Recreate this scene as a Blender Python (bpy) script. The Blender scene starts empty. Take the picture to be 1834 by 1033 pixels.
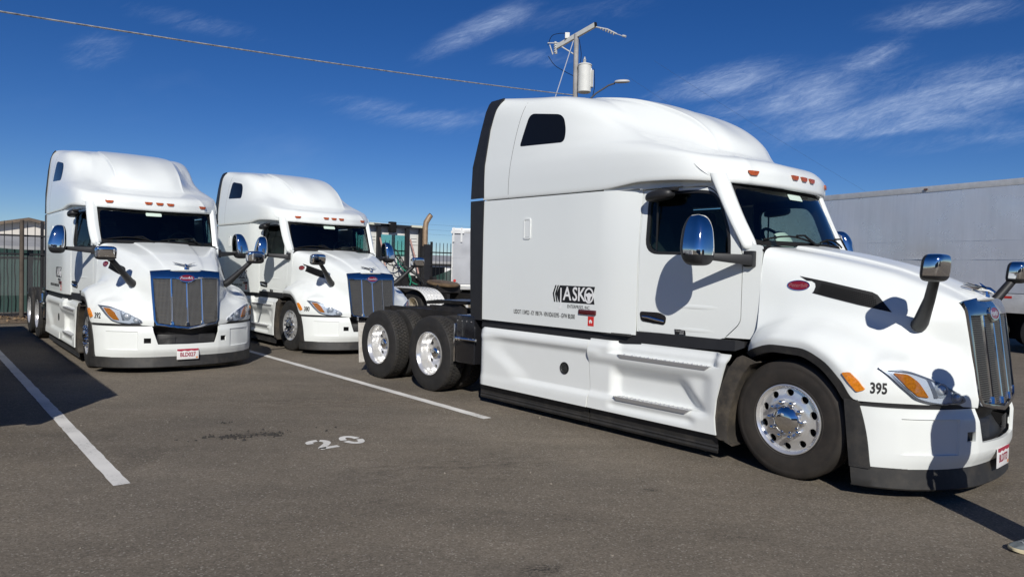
import bpy, bmesh, math, random
import numpy as np
from mathutils import Vector, Matrix
from mathutils.bvhtree import BVHTree

SC = bpy.context.scene
R = math.radians
random.seed(7)
rng = np.random.default_rng(7)

# ------------------------------------------------------------------ camera
cam_d = bpy.data.cameras.new('camera')
cam_d.sensor_width = 36.0
cam_d.lens = 36.0 * 1266.93 / 1834.0
cam_d.clip_start = 0.05
cam_d.clip_end = 3000
cam = bpy.data.objects.new('camera', cam_d)
SC.collection.objects.link(cam)
PITCH, ROLL, CH = 0.02718, 0.02511, 1.669
_a, _b, _c = (Matrix.Rotation(R(90), 3, 'X'), Matrix.Rotation(-PITCH, 3, 'X'), Matrix.Rotation(ROLL, 3, 'Z'))
cam.matrix_world = Matrix.Translation((0, 0, CH)) @ (_b @ _a @ _c).to_4x4()
SC.camera = cam

# ------------------------------------------------------------------ sky and sun
SUN_EL, SUN_AZ = 33.0, 175.5            # azimuth clockwise from +Y; the sun stands behind the camera
world = bpy.data.worlds.new('World')
SC.world = world
world.use_nodes = True
wt = world.node_tree
wt.nodes.clear()


def wn(t, **k):
    n = wt.nodes.new(t)
    for a, v in k.items():
        setattr(n, a, v)
    return n


sky = wn('ShaderNodeTexSky', sky_type='NISHITA', sun_disc=False)
sky.sun_elevation = R(SUN_EL)
sky.sun_rotation = R(SUN_AZ)
sky.altitude = 1600
sky.air_density = 0.9
sky.dust_density = 0.15
sky.ozone_density = 5.0
geo = wn('ShaderNodeTexCoord')
sep = wn('ShaderNodeSeparateXYZ')
wt.links.new(geo.outputs['Generated'], sep.inputs[0])


def wm(op, a, b=None, clamp=False):
    n = wn('ShaderNodeMath', operation=op, use_clamp=clamp)
    for i, v in enumerate((a, b)):
        if v is None:
            continue
        if isinstance(v, (int, float)):
            n.inputs[i].default_value = v
        else:
            wt.links.new(v, n.inputs[i])
    return n.outputs[0]


# thin cirrus: soft patches at fixed directions of the sky, broken into fibres by noise
front = wm('GREATER_THAN', sep.outputs[1], 0.05)
yy_ = wm('MAXIMUM', wm('ABSOLUTE', sep.outputs[1]), 0.12)
gu = wm('DIVIDE', sep.outputs[0], yy_)
gv = wm('DIVIDE', wm('MAXIMUM', sep.outputs[2], 0.0), yy_)
comb = wn('ShaderNodeCombineXYZ')
wt.links.new(gu, comb.inputs[0])
wt.links.new(gv, comb.inputs[1])
wt.links.new(sep.outputs[1], comb.inputs[2])


def wnoise(rot, scale, nscale, detail, rough, dist, loc=(0, 0, 0)):
    mp = wn('ShaderNodeMapping', vector_type='TEXTURE')
    mp.inputs['Rotation'].default_value = (0, 0, R(rot))
    mp.inputs['Scale'].default_value = scale
    mp.inputs['Location'].default_value = loc
    wt.links.new(comb.outputs[0], mp.inputs[0])
    nz = wn('ShaderNodeTexNoise')
    nz.inputs['Scale'].default_value = nscale
    nz.inputs['Detail'].default_value = detail
    nz.inputs['Roughness'].default_value = rough
    nz.inputs['Distortion'].default_value = dist
    wt.links.new(mp.outputs[0], nz.inputs['Vector'])
    return nz.outputs[0]


def wramp(v, a, b):
    n = wn('ShaderNodeMapRange', interpolation_type='SMOOTHSTEP')
    wt.links.new(v, n.inputs[0])
    n.inputs[1].default_value, n.inputs[2].default_value = a, b
    return n.outputs[0]


def cloud(u, v, rot, su, sv, amp):
    c, s_ = math.cos(R(rot)), math.sin(R(rot))
    du, dv = wm('SUBTRACT', gu, u), wm('SUBTRACT', gv, v)
    a = wm('DIVIDE', wm('ADD', wm('MULTIPLY', du, c), wm('MULTIPLY', dv, s_)), su)
    b = wm('DIVIDE', wm('SUBTRACT', wm('MULTIPLY', dv, c), wm('MULTIPLY', du, s_)), sv)
    r2 = wm('ADD', wm('MULTIPLY', a, a), wm('MULTIPLY', b, b))
    return wm('MULTIPLY', wramp(r2, 1.0, -0.15), amp)


tot = None
for q in ((.66, .285, 11, .20, .040, .85), (.58, .240, 9, .24, .034, .85), (.53, .212, 6, .20, .018, .6), (.46, .282, 18, .15, .045, .6), (.285, .272, 15, .15, .030, .95), (.60, .372, 8, .16, .028, .9),
          (-.055, .335, 27, .135, .026, .9), (-.17, .213, -8, .16, .026, .6), (.02, .296, 3, .08, .018, .75), (-.59, .292, 12, .065, .034, .6), (.08, .36, 10, .16, .03, .35),
          (-.46, .335, -10, .14, .020, .5), (.40, .212, 5, .24, .05, .5), (.70, .212, 6, .13, .022, .5), (.51, .317, 26, .07, .022, .55), (.36, .25, 8, .15, .04, .55), (-.05, .215, 5, .12, .018, .4), (.62, .19, 4, .2, .02, .35)):
    c_ = cloud(*q)
    tot = c_ if tot is None else wm('ADD', tot, c_)
tot = wm('MULTIPLY', tot, front)
streak = wnoise(15, (1.0, .20, 1), 6.0, 11, 0.70, 1.6)
fibre = wnoise(30, (1.0, .24, 1), 15.0, 10, 0.74, 2.0)
tex = wm('ADD', wm('MULTIPLY', streak, .62), wm('MULTIPLY', fibre, .38))
body = wramp(wm('ADD', tex, wm('MULTIPLY', wm('MINIMUM', tot, 1.0), .26)), .46, .98)
veil = wm('MULTIPLY', wramp(wnoise(10, (1.4, .5, 1), 2.2, 5, .6, .4), .56, .8), .10)
fine = wm('ADD', wm('MULTIPLY', wramp(wnoise(20, (1.0, .16, 1), 26.0, 9, 0.74, 1.0), .32, .70), .5), .5)
cl = wm('ADD', wm('MULTIPLY', wm('MULTIPLY', body, fine), wm('MINIMUM', tot, 1.0)), veil, clamp=True)
mixc = wn('ShaderNodeMixRGB', blend_type='MIX')
wt.links.new(wm('MULTIPLY', cl, 0.64), mixc.inputs[0])
hsv = wn('ShaderNodeHueSaturation')
hsv.inputs['Saturation'].default_value = 1.24
hsv.inputs['Value'].default_value = 1.07
hsv.inputs['Hue'].default_value = 0.512
wt.links.new(sky.outputs[0], hsv.inputs['Color'])
wt.links.new(hsv.outputs[0], mixc.inputs[1])
mixc.inputs[2].default_value = (8.2, 10.0, 13.5, 1)
bg = wn('ShaderNodeBackground')
bg.inputs[1].default_value = 0.06
wt.links.new(mixc.outputs[0], bg.inputs[0])
wo = wn('ShaderNodeOutputWorld')
wt.links.new(bg.outputs[0], wo.inputs[0])

sun_d = bpy.data.lights.new('sun', 'SUN')
sun_d.energy = 4.1
sun_d.angle = R(0.53)
sun_d.color = (1.0, 0.965, 0.90)
sun = bpy.data.objects.new('sun', sun_d)
SC.collection.objects.link(sun)
_el, _az = R(SUN_EL), R(SUN_AZ)
to_sun = Vector((math.sin(_az) * math.cos(_el), math.cos(_az) * math.cos(_el), math.sin(_el)))
sun.rotation_euler = to_sun.to_track_quat('Z', 'Y').to_euler()

SC.view_settings.view_transform = 'Standard'
SC.view_settings.look = 'None'
SC.view_settings.gamma = 1
SC.view_settings.use_curve_mapping = False
SC.view_settings.exposure = 0.12
SC.render.engine = 'CYCLES'
SC.cycles.max_bounces = 8
SC.cycles.transparent_max_bounces = 12

# ------------------------------------------------------------------ materials
MATS = {}


def mat(name, col, rough=0.5, metal=0.0, coat=0.0, var=0.0, vscale=3.0, bump=0.0, bscale=60.0, dirt=None, spec=0.5, rvar=0.0):
    """Principled material; var = strength of a soft mottling, dirt = (colour, amount) in noise patches."""
    if name in MATS:
        return MATS[name]
    m = bpy.data.materials.new(name)
    m.use_nodes = True
    nt = m.node_tree
    p = nt.nodes['Principled BSDF']
    p.inputs['Base Color'].default_value = (*col, 1)
    p.inputs['Roughness'].default_value = rough
    p.inputs['Metallic'].default_value = metal
    p.inputs['Coat Weight'].default_value = coat
    p.inputs['Coat Roughness'].default_value = 0.03
    p.inputs['Specular IOR Level'].default_value = spec
    tc = nt.nodes.new('ShaderNodeTexCoord')

    def noise(sc, det=5, ro=0.6):
        n = nt.nodes.new('ShaderNodeTexNoise')
        n.inputs['Scale'].default_value = sc
        n.inputs['Detail'].default_value = det
        n.inputs['Roughness'].default_value = ro
        nt.links.new(tc.outputs['Object'], n.inputs['Vector'])
        return n.outputs[0]
    last = None
    if var or dirt:
        mr = nt.nodes.new('ShaderNodeMapRange')
        nt.links.new(noise(vscale), mr.inputs[0])
        mr.inputs[1].default_value, mr.inputs[2].default_value = 0.3, 0.7
        mr.inputs[3].default_value, mr.inputs[4].default_value = 1 - var, 1 + var
        mx = nt.nodes.new('ShaderNodeMixRGB')
        mx.blend_type = 'MULTIPLY'
        mx.inputs[0].default_value = 1
        mx.inputs[1].default_value = (*col, 1)
        nt.links.new(mr.outputs[0], mx.inputs[2])
        last = mx.outputs[0]
    if dirt:
        dc, da = dirt
        mr = nt.nodes.new('ShaderNodeMapRange')
        nt.links.new(noise(vscale * 1.7, 8, 0.7), mr.inputs[0])
        mr.inputs[1].default_value, mr.inputs[2].default_value = 0.45, 0.75
        mr.inputs[4].default_value = da
        mx = nt.nodes.new('ShaderNodeMixRGB')
        nt.links.new(mr.outputs[0], mx.inputs[0])
        nt.links.new(last, mx.inputs[1])
        mx.inputs[2].default_value = (*dc, 1)
        last = mx.outputs[0]
    if last:
        nt.links.new(last, p.inputs['Base Color'])
    if rvar:
        mr = nt.nodes.new('ShaderNodeMapRange')
        nt.links.new(noise(vscale * 2.3), mr.inputs[0])
        mr.inputs[1].default_value, mr.inputs[2].default_value = 0.3, 0.7
        mr.inputs[3].default_value, mr.inputs[4].default_value = max(0.02, rough - rvar), rough + rvar
        nt.links.new(mr.outputs[0], p.inputs['Roughness'])
    if bump:
        b = nt.nodes.new('ShaderNodeBump')
        b.inputs['Strength'].default_value = 1
        b.inputs['Distance'].default_value = bump
        nt.links.new(noise(bscale), b.inputs['Height'])
        nt.links.new(b.outputs[0], p.inputs['Normal'])
    MATS[name] = m
    return m


WHITE = mat('white_paint', (0.755, 0.78, 0.757), 0.32, coat=0.45, var=0.012, vscale=1.1, rvar=0.04, bump=0.0006, bscale=2.2)
WHITE2 = mat('white_plastic', (0.75, 0.77, 0.748), 0.36, coat=0.25, var=0.02, vscale=2.0, rvar=0.05, dirt=((0.55, 0.5, 0.42), 0.05))
BLACK = mat('black_plastic', (0.016, 0.016, 0.017), 0.5, var=0.15, vscale=8, bump=0.0004, bscale=400)
DUSTY = mat('dusty_black_plastic', (0.020, 0.0195, 0.019), 0.6, var=0.25, vscale=5, dirt=((0.085, 0.073, 0.058), 0.35))
MUDG = mat('dusty_mudguard', (0.04, 0.035, 0.029), 0.65, var=0.3, vscale=3, dirt=((0.20, 0.16, 0.11), 0.5))
GLOSSBLK = mat('gloss_black', (0.012, 0.012, 0.014), 0.18, coat=0.4)
MATTBLK = mat('matt_black', (0.010, 0.010, 0.011), 0.85, spec=0.2)
CHROME = mat('chrome', (0.84, 0.83, 0.81), 0.045, 1.0, rvar=0.015, vscale=6, bump=0.0003, bscale=12)
ALU = mat('polished_aluminium', (0.86, 0.855, 0.84), 0.2, 0.72, rvar=0.05, vscale=14, bump=0.0006, bscale=30)
ALUD = mat('step_aluminium', (0.50, 0.50, 0.50), 0.45, 0.55, rvar=0.1, vscale=20)
TYRE = mat('tyre_rubber', (0.017, 0.0165, 0.016), 0.72, var=0.25, vscale=6, dirt=((0.06, 0.05, 0.04), 0.35), bump=0.0008, bscale=120)
TREAD = mat('tread_rubber', (0.026, 0.0245, 0.0225), 0.85, var=0.3, vscale=9, dirt=((0.07, 0.058, 0.044), 0.5))
STYRE = mat('dusty_tyre_rubber', (0.026, 0.022, 0.018), 0.72, var=0.25, vscale=5, dirt=((0.055, 0.042, 0.031), 0.45), bump=0.0006, bscale=90)
AMBER = mat('amber_lens', (0.62, 0.20, 0.015), 0.12, coat=0.6, var=0.25, vscale=60)
MARK = mat('amber_marker_lens', (0.38, 0.075, 0.012), 0.15, coat=0.6, var=0.4, vscale=50)
REDB = mat('red_badge', (0.18, 0.008, 0.015), 0.22, coat=0.5)
PRINT = mat('black_print', (0.012, 0.012, 0.012), 0.5)
WPRINT = mat('white_print', (0.80, 0.80, 0.79), 0.45)
REDP = mat('red_print', (0.62, 0.03, 0.025), 0.45)
PLATE = mat('plate_white', (0.72, 0.71, 0.70), 0.4, var=0.05, vscale=30)
PLATER = mat('plate_red', (0.38, 0.03, 0.06), 0.4)
DASH = mat('dash_grey', (0.022, 0.023, 0.024), 0.75, bump=0.0005, bscale=300)
SEAT = mat('seat_cloth', (0.030, 0.031, 0.034), 0.9, var=0.2, vscale=12, bump=0.001, bscale=200)
HEADL = mat('headliner', (0.035, 0.036, 0.036), 0.9)
REFLEC = mat('lamp_reflector', (0.78, 0.81, 0.86), 0.3, .0, coat=1.0, bump=0.004, bscale=18)
STEEL = mat('black_steel', (0.020, 0.019, 0.019), 0.55, 0.3, var=0.3, vscale=6, dirt=((0.06, 0.05, 0.04), 0.5))
GREASE = mat('greasy_steel', (0.018, 0.016, 0.014), 0.35, 0.4, var=0.4, vscale=8)
FLAP = mat('dirty_white_flap', (0.62, 0.60, 0.56), 0.6, var=0.08, vscale=6, dirt=((0.33, 0.28, 0.22), 0.8))


def glass_mat(name, tint, refl=1.0):
    m = bpy.data.materials.new(name)
    m.use_nodes = True
    nt = m.node_tree
    nt.nodes.clear()
    o = nt.nodes.new('ShaderNodeOutputMaterial')
    tr = nt.nodes.new('ShaderNodeBsdfTransparent')
    tr.inputs[0].default_value = (*tint, 1)
    gl = nt.nodes.new('ShaderNodeBsdfGlossy')
    gl.inputs['Roughness'].default_value = 0.02
    gl.inputs[0].default_value = (refl, refl, refl, 1)
    fr = nt.nodes.new('ShaderNodeFresnel')
    ge = nt.nodes.new('ShaderNodeNewGeometry')           # same reflectance from inside and outside of a thin pane
    mr = nt.nodes.new('ShaderNodeMapRange')
    mr.inputs[3].default_value, mr.inputs[4].default_value = 1.5, 1 / 1.5
    nt.links.new(ge.outputs['Backfacing'], mr.inputs[0])
    nt.links.new(mr.outputs[0], fr.inputs[0])
    mx = nt.nodes.new('ShaderNodeMixShader')
    nt.links.new(fr.outputs[0], mx.inputs[0])
    nt.links.new(tr.outputs[0], mx.inputs[1])
    nt.links.new(gl.outputs[0], mx.inputs[2])
    nt.links.new(mx.outputs[0], o.inputs[0])
    MATS[name] = m
    return m


GLASS = glass_mat('tinted_glass', (0.74, 0.83, 0.80))
DOORGL = glass_mat('door_glass', (0.66, 0.76, 0.73), 0.45)
LENS = glass_mat('clear_lens', (0.86, 0.88, 0.90), 0.8)
DARKGL = mat('dark_window', (0.006, 0.007, 0.009), 0.04, coat=0.0, spec=0.35)

# ------------------------------------------------------------------ mesh helpers
COL = SC.collection


def link(o, parent=None):
    COL.objects.link(o)
    if parent is not None:
        o.parent = parent
    return o


def mk(name, V, F, m, parent=None, smooth=True, angle=32, stuff=False):
    me = bpy.data.meshes.new(name)
    me.from_pydata([tuple(map(float, v)) for v in V], [], [tuple(int(i) for i in f) for f in F])
    if isinstance(m, (list, tuple)):
        for q in m:
            me.materials.append(q)
    else:
        me.materials.append(m)
    bm = bmesh.new()
    bm.from_mesh(me)
    bmesh.ops.remove_doubles(bm, verts=bm.verts, dist=0.00005)
    bmesh.ops.recalc_face_normals(bm, faces=bm.faces)
    bm.to_mesh(me)
    bm.free()
    if smooth:
        me.polygons.foreach_set('use_smooth', [True] * len(me.polygons))
        me.set_sharp_from_angle(angle=R(angle))
    o = bpy.data.objects.new(name, me)
    if stuff:
        o['kind'] = 'stuff'
    return link(o, parent)


def empty(name, loc=(0, 0, 0), rz=0, parent=None):
    o = bpy.data.objects.new(name, None)
    o.empty_display_size = 0.2
    o.location = loc
    o.rotation_euler = (0, 0, rz)
    return link(o, parent)


def tag(o, label, cat, group=None):
    o['label'] = label
    o['category'] = cat
    if group:
        o['group'] = group
    return o


def struct(o):
    o['kind'] = 'structure'
    return o


class MB:
    """collects simple solids into one mesh"""

    def __init__(s):
        s.V, s.F = [], []

    def add(s, V, F):
        n = len(s.V)
        s.V += [tuple(v) for v in V]
        s.F += [tuple(i + n for i in f) for f in F]
        return s

    def box(s, a, b):
        (x0, y0, z0), (x1, y1, z1) = a, b
        V = [(x, y, z) for x in (x0, x1) for y in (y0, y1) for z in (z0, z1)]
        return s.add(V, [(0, 1, 3, 2), (4, 6, 7, 5), (0, 4, 5, 1), (2, 3, 7, 6), (0, 2, 6, 4), (1, 5, 7, 3)])

    def hexa(s, lo, hi):
        V = list(lo) + list(hi)
        return s.add(V, [(3, 2, 1, 0), (4, 5, 6, 7), (0, 1, 5, 4), (1, 2, 6, 5), (2, 3, 7, 6), (3, 0, 4, 7)])

    def tube(s, pts, r, n=8, cap=True):
        pts = [Vector(p) for p in pts]
        rs = r if isinstance(r, (list, tuple)) else [r] * len(pts)
        V, F = [], []
        up = None
        for i, p in enumerate(pts):
            t = (pts[min(i + 1, len(pts) - 1)] - pts[max(i - 1, 0)]).normalized()
            if up is None:
                up = Vector((0, 0, 1)) if abs(t.z) < 0.9 else Vector((1, 0, 0))
            a = t.cross(up).normalized()
            up = a.cross(t).normalized()
            for k in range(n):
                w = 2 * math.pi * k / n
                V.append(p + a * math.cos(w) * rs[i] + up * math.sin(w) * rs[i])
        for i in range(len(pts) - 1):
            for k in range(n):
                F.append((i * n + k, i * n + (k + 1) % n, (i + 1) * n + (k + 1) % n, (i + 1) * n + k))
        if cap:
            F.append(tuple(range(n))[::-1])
            F.append(tuple(range((len(pts) - 1) * n, len(pts) * n)))
        return s.add(V, F)

    def prism(s, poly, f0, f1):
        """poly: 2D points; f0/f1 map 2D -> 3D for both ends"""
        n = len(poly)
        V = [f0(*p) for p in poly] + [f1(*p) for p in poly]
        F = [tuple(range(n))[::-1], tuple(range(n, 2 * n))]
        F += [(i, (i + 1) % n, n + (i + 1) % n, n + i) for i in range(n)]
        return s.add(V, F)

    def build(s, name, m, parent=None, smooth=True, angle=32, stuff=False):
        return mk(name, s.V, s.F, m, parent, smooth, angle, stuff)


def bevel(o, w=0.01, seg=2, angle=40):
    bm = bmesh.new()
    bm.from_mesh(o.data)
    ed = [e for e in bm.edges if len(e.link_faces) == 2 and e.calc_face_angle(0) > R(angle)]
    bmesh.ops.bevel(bm, geom=ed, offset=w, segments=seg, profile=0.6, affect='EDGES', clamp_overlap=True)
    bm.to_mesh(o.data)
    bm.free()
    o.data.polygons.foreach_set('use_smooth', [True] * len(o.data.polygons))
    o.data.set_sharp_from_angle(angle=R(50))
    return o


def pchip(P, tt):
    """monotone cubic through P (n, ...) at uniform parameter"""
    P = np.asarray(P, float)
    n = len(P)
    d = np.diff(P, axis=0)
    m = np.zeros_like(P)
    if n > 2:
        a, b = d[:-1], d[1:]
        ok = (a * b) > 0
        with np.errstate(divide='ignore', invalid='ignore'):
            h = np.where(ok, 2 * a * b / np.where(ok, a + b, 1), 0.0)
        m[1:-1] = h
        m[0] = 1.5 * d[0] - 0.5 * m[1]
        m[-1] = 1.5 * d[-1] - 0.5 * m[-2]
    else:
        m[:] = d[0]
    tt = np.asarray(tt, float)
    i = np.clip(np.floor(tt).astype(int), 0, n - 2)
    u = (tt - i).reshape((-1,) + (1,) * (P.ndim - 1))
    return ((2 * u**3 - 3 * u**2 + 1) * P[i] + (u**3 - 2 * u**2 + u) * m[i]
            + (-2 * u**3 + 3 * u**2) * P[i + 1] + (u**3 - u**2) * m[i + 1])


def bspl(P, tt):
    """Catmull-Rom (finite difference) through P"""
    P = np.asarray(P, float)
    n = len(P)
    m = np.zeros_like(P)
    m[1:-1] = (P[2:] - P[:-2]) / 2
    m[0], m[-1] = P[1] - P[0], P[-1] - P[-2]
    tt = np.asarray(tt, float)
    i = np.clip(np.floor(tt).astype(int), 0, n - 2)
    u = (tt - i).reshape((-1,) + (1,) * (P.ndim - 1))
    return ((2 * u**3 - 3 * u**2 + 1) * P[i] + (u**3 - 2 * u**2 + u) * m[i]
            + (-2 * u**3 + 3 * u**2) * P[i + 1] + (u**3 - u**2) * m[i + 1])


def surf(C, su, sv, fu=pchip, fv=pchip):
    """dense surface from a control grid C (R,S,3)"""
    C = np.asarray(C, float)
    r, s = C.shape[:2]
    D = fu(C, np.linspace(0, r - 1, (r - 1) * su + 1))
    D = fv(D.transpose(1, 0, 2), np.linspace(0, s - 1, (s - 1) * sv + 1)).transpose(1, 0, 2)
    return D


def grid_faces(nr, ns, off=0, wrap=False):
    F = []
    for i in range(nr - 1):
        for j in range(ns if wrap else ns - 1):
            k = (j + 1) % ns
            F.append((off + i * ns + j, off + i * ns + k, off + (i + 1) * ns + k, off + (i + 1) * ns + j))
    return F


def shell(V, F, t):
    """give an open sheet a thickness t to the inside (against its normals)"""
    me = bpy.data.meshes.new('tmp')
    me.from_pydata([tuple(v) for v in V], [], F)
    bm = bmesh.new()
    bm.from_mesh(me)
    bmesh.ops.remove_doubles(bm, verts=bm.verts, dist=0.0001)
    bm.normal_update()
    n = len(bm.verts)
    bm.verts.index_update()
    V1 = [v.co.copy() for v in bm.verts]
    N1 = [v.normal.copy() for v in bm.verts]
    F1 = [tuple(v.index for v in f.verts) for f in bm.faces]
    B = [(e.link_loops[0].vert.index, e.link_loops[0].link_loop_next.vert.index) for e in bm.edges if e.is_boundary]
    bm.free()
    bpy.data.meshes.remove(me)
    V2 = V1 + [v - nn * t for v, nn in zip(V1, N1)]
    F2 = F1 + [tuple(i + n for i in f[::-1]) for f in F1] + [(b, a, a + n, b + n) for a, b in B]
    return V2, F2


def bvh_of(V, F):
    return BVHTree.FromPolygons([Vector(map(float, v)) for v in V], [tuple(f) for f in F])


def poly_mesh(outer, holes=(), step=None, zstep=None):
    """triangulated 2D polygon with holes, cut into a net of lines -> verts2d, faces"""
    bm = bmesh.new()
    ed = []
    for loop in [outer] + list(holes):
        vs = [bm.verts.new((p[0], p[1], 0)) for p in loop]
        ed += [bm.edges.new((vs[i], vs[(i + 1) % len(vs)])) for i in range(len(vs))]
    bmesh.ops.triangle_fill(bm, edges=ed, use_beauty=True, use_dissolve=False)
    if step:
        xs = [p[0] for p in outer]
        ys = [p[1] for p in outer]
        for ax, lo, hi, st in ((0, min(xs), max(xs), step), (1, min(ys), max(ys), zstep or step)):
            k = math.ceil(lo / st + 1e-6)
            while k * st < hi - 1e-6:
                co, no = [0, 0, 0], [0, 0, 0]
                co[ax], no[ax] = k * st, 1
                bmesh.ops.bisect_plane(bm, geom=bm.verts[:] + bm.edges[:] + bm.faces[:], plane_co=co, plane_no=no, dist=1e-6)
                k += 1
    for f in bm.faces:
        if f.normal.z < 0:
            f.normal_flip()
    bm.verts.index_update()
    V = [(v.co.x, v.co.y) for v in bm.verts]
    F = [tuple(v.index for v in f.verts) for f in bm.faces]
    bm.free()
    return V, F


def rpoly(pts, r=0.05, n=5):
    """round the corners of a 2D polygon; r may be a list"""
    out = []
    k = len(pts)
    for i in range(k):
        a, b, c = Vector(pts[i - 1]), Vector(pts[i]), Vector(pts[(i + 1) % k])
        rr = r[i] if isinstance(r, (list, tuple)) else r
        u, w = (a - b), (c - b)
        q = min(rr, u.length * 0.48, w.length * 0.48)
        p0, p1 = b + u.normalized() * q, b + w.normalized() * q
        for j in range(n + 1):
            t = j / n
            out.append(tuple(p0 * (1 - t)**2 + b * 2 * t * (1 - t) + p1 * t**2))
    return out


def ellipse(cx, cy, a, b, n=28):
    return [(cx + a * math.cos(2 * math.pi * i / n), cy + b * math.sin(2 * math.pi * i / n)) for i in range(n)]


def panel(name, outer, holes, fmap, t, m, parent, step=0.12, angle=35):
    """sheet cut from a 2D outline, bent by fmap(a,b)->xyz and given thickness t"""
    V, F = poly_mesh(outer, holes, step)
    V3 = [fmap(*p) for p in V]
    ym = sum(p[1] for p in V3) / len(V3)
    f0 = max(F, key=lambda f: (Vector(V3[f[1]]) - Vector(V3[f[0]])).cross(Vector(V3[f[2]]) - Vector(V3[f[0]])).length)
    n0 = (Vector(V3[f0[1]]) - Vector(V3[f0[0]])).cross(Vector(V3[f0[2]]) - Vector(V3[f0[0]])).normalized()
    if abs(ym) > .4 and abs(n0.y) > .5 and n0.y * ym < 0:      # keep the outside of a side panel outwards
        F = [f[::-1] for f in F]
    V3, F = shell(V3, F, t)
    return mk(name, V3, F, m, parent, True, angle)


def project(bvh, P, d, off):
    """shoot P along d at the tree; return the hit lifted by off against d's side"""
    d = Vector(d).normalized()
    h, n, _, _ = bvh.ray_cast(Vector(P) - d * 3.0, d, 8.0)
    if h is None:
        return None
    if n.dot(d) > 0:
        n = -n
    return h + n * off


def decal(name, V2, F, org, u, v, bvh, off, m, parent, thick=0.0015):
    """lay flat 2D geometry (local a,b on axes u,v at org) onto a surface"""
    u, v, org = Vector(u).normalized(), Vector(v).normalized(), Vector(org)
    d = -(u.cross(v)).normalized()
    P = []
    for a, b in V2:
        p = org + u * a + v * b
        q = project(bvh, p, d, off)
        P.append(q if q is not None else p - d * off)
    if thick:
        n = len(P)
        me = [tuple(p) for p in P] + [tuple(p + d * (thick)) for p in P]
        cnt = {}
        for f in F:
            for i in range(len(f)):
                e = (f[i], f[(i + 1) % len(f)])
                cnt[e] = cnt.get(e, 0) + 1
        B = [e for e in cnt if (e[1], e[0]) not in cnt]
        F = list(F) + [tuple(i + n for i in f[::-1]) for f in F] + [(b, a, a + n, b + n) for a, b in B]
        P = me
    return mk(name, P, F, m, parent, True, 40)


_TC = {}


def text2d(body, size, sx=1.0, bold=0.0, align='CENTER', spacing=1.0):
    key = (body, size, sx, bold, align, spacing)
    if key in _TC:
        return _TC[key]
    c = bpy.data.curves.new('t', 'FONT')
    c.body = body
    c.size = size
    c.offset = bold
    c.align_x = align
    c.align_y = 'CENTER'
    c.space_character = spacing
    c.resolution_u = 3
    o = bpy.data.objects.new('t', c)
    COL.objects.link(o)
    dg = bpy.context.evaluated_depsgraph_get()
    dg.update()
    me = bpy.data.meshes.new_from_object(o.evaluated_get(dg))
    V = [(v.co.x * sx, v.co.y) for v in me.vertices]
    F = []
    for p in me.polygons:
        f = tuple(p.vertices)
        F.append(f if p.normal.z > 0 else f[::-1])
    bpy.data.objects.remove(o)
    bpy.data.curves.remove(c)
    bpy.data.meshes.remove(me)
    _TC[key] = (V, F)
    return V, F


def lathe(prof, n=64, axis='y', close=False):
    """prof [(o, r)] revolved round the y axis"""
    V, F = [], []
    for o, r in prof:
        for k in range(n):
            a = 2 * math.pi * k / n
            V.append((r * math.sin(a), o, r * math.cos(a)))
    F = grid_faces(len(prof), n, 0, True)
    if close:
        F += [tuple(range(n)), tuple(range((len(prof) - 1) * n, len(prof) * n))[::-1]]
    return V, F


def superell(cx, cy, cz, ax, ay, az, e1=0.5, e2=0.5, nu=24, nv=16, f=None):
    def sp(v, e):
        return math.copysign(abs(v)**e, v)
    V = []
    for i in range(nv + 1):
        ph = -math.pi / 2 + math.pi * i / nv
        for j in range(nu):
            th = 2 * math.pi * j / nu
            x = ax * sp(math.cos(ph), e1) * sp(math.cos(th), e2)
            y = ay * sp(math.cos(ph), e1) * sp(math.sin(th), e2)
            z = az * sp(math.sin(ph), e1)
            p = (x, y, z)
            if f:
                p = f(*p)
            V.append((cx + p[0], cy + p[1], cz + p[2]))
    return V, grid_faces(nv + 1, nu, 0, True)


def smooth(a, b, x):
    t = np.clip((x - a) / (b - a), 0, 1)
    return t * t * (3 - 2 * t)


def lerp(a, b, t):
    return a + (b - a) * t


# ------------------------------------------------------------------ the highway tractor
# local frame: x forward, y left, z up, origin on the ground under the steering axle
def both(pts):
    """mirror a half list (right side, y<=0, ending at y=0) into a full one"""
    P = [tuple(p) for p in pts]
    return P + [(x, -y, z) for x, y, z in P[-2::-1]]


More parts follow.
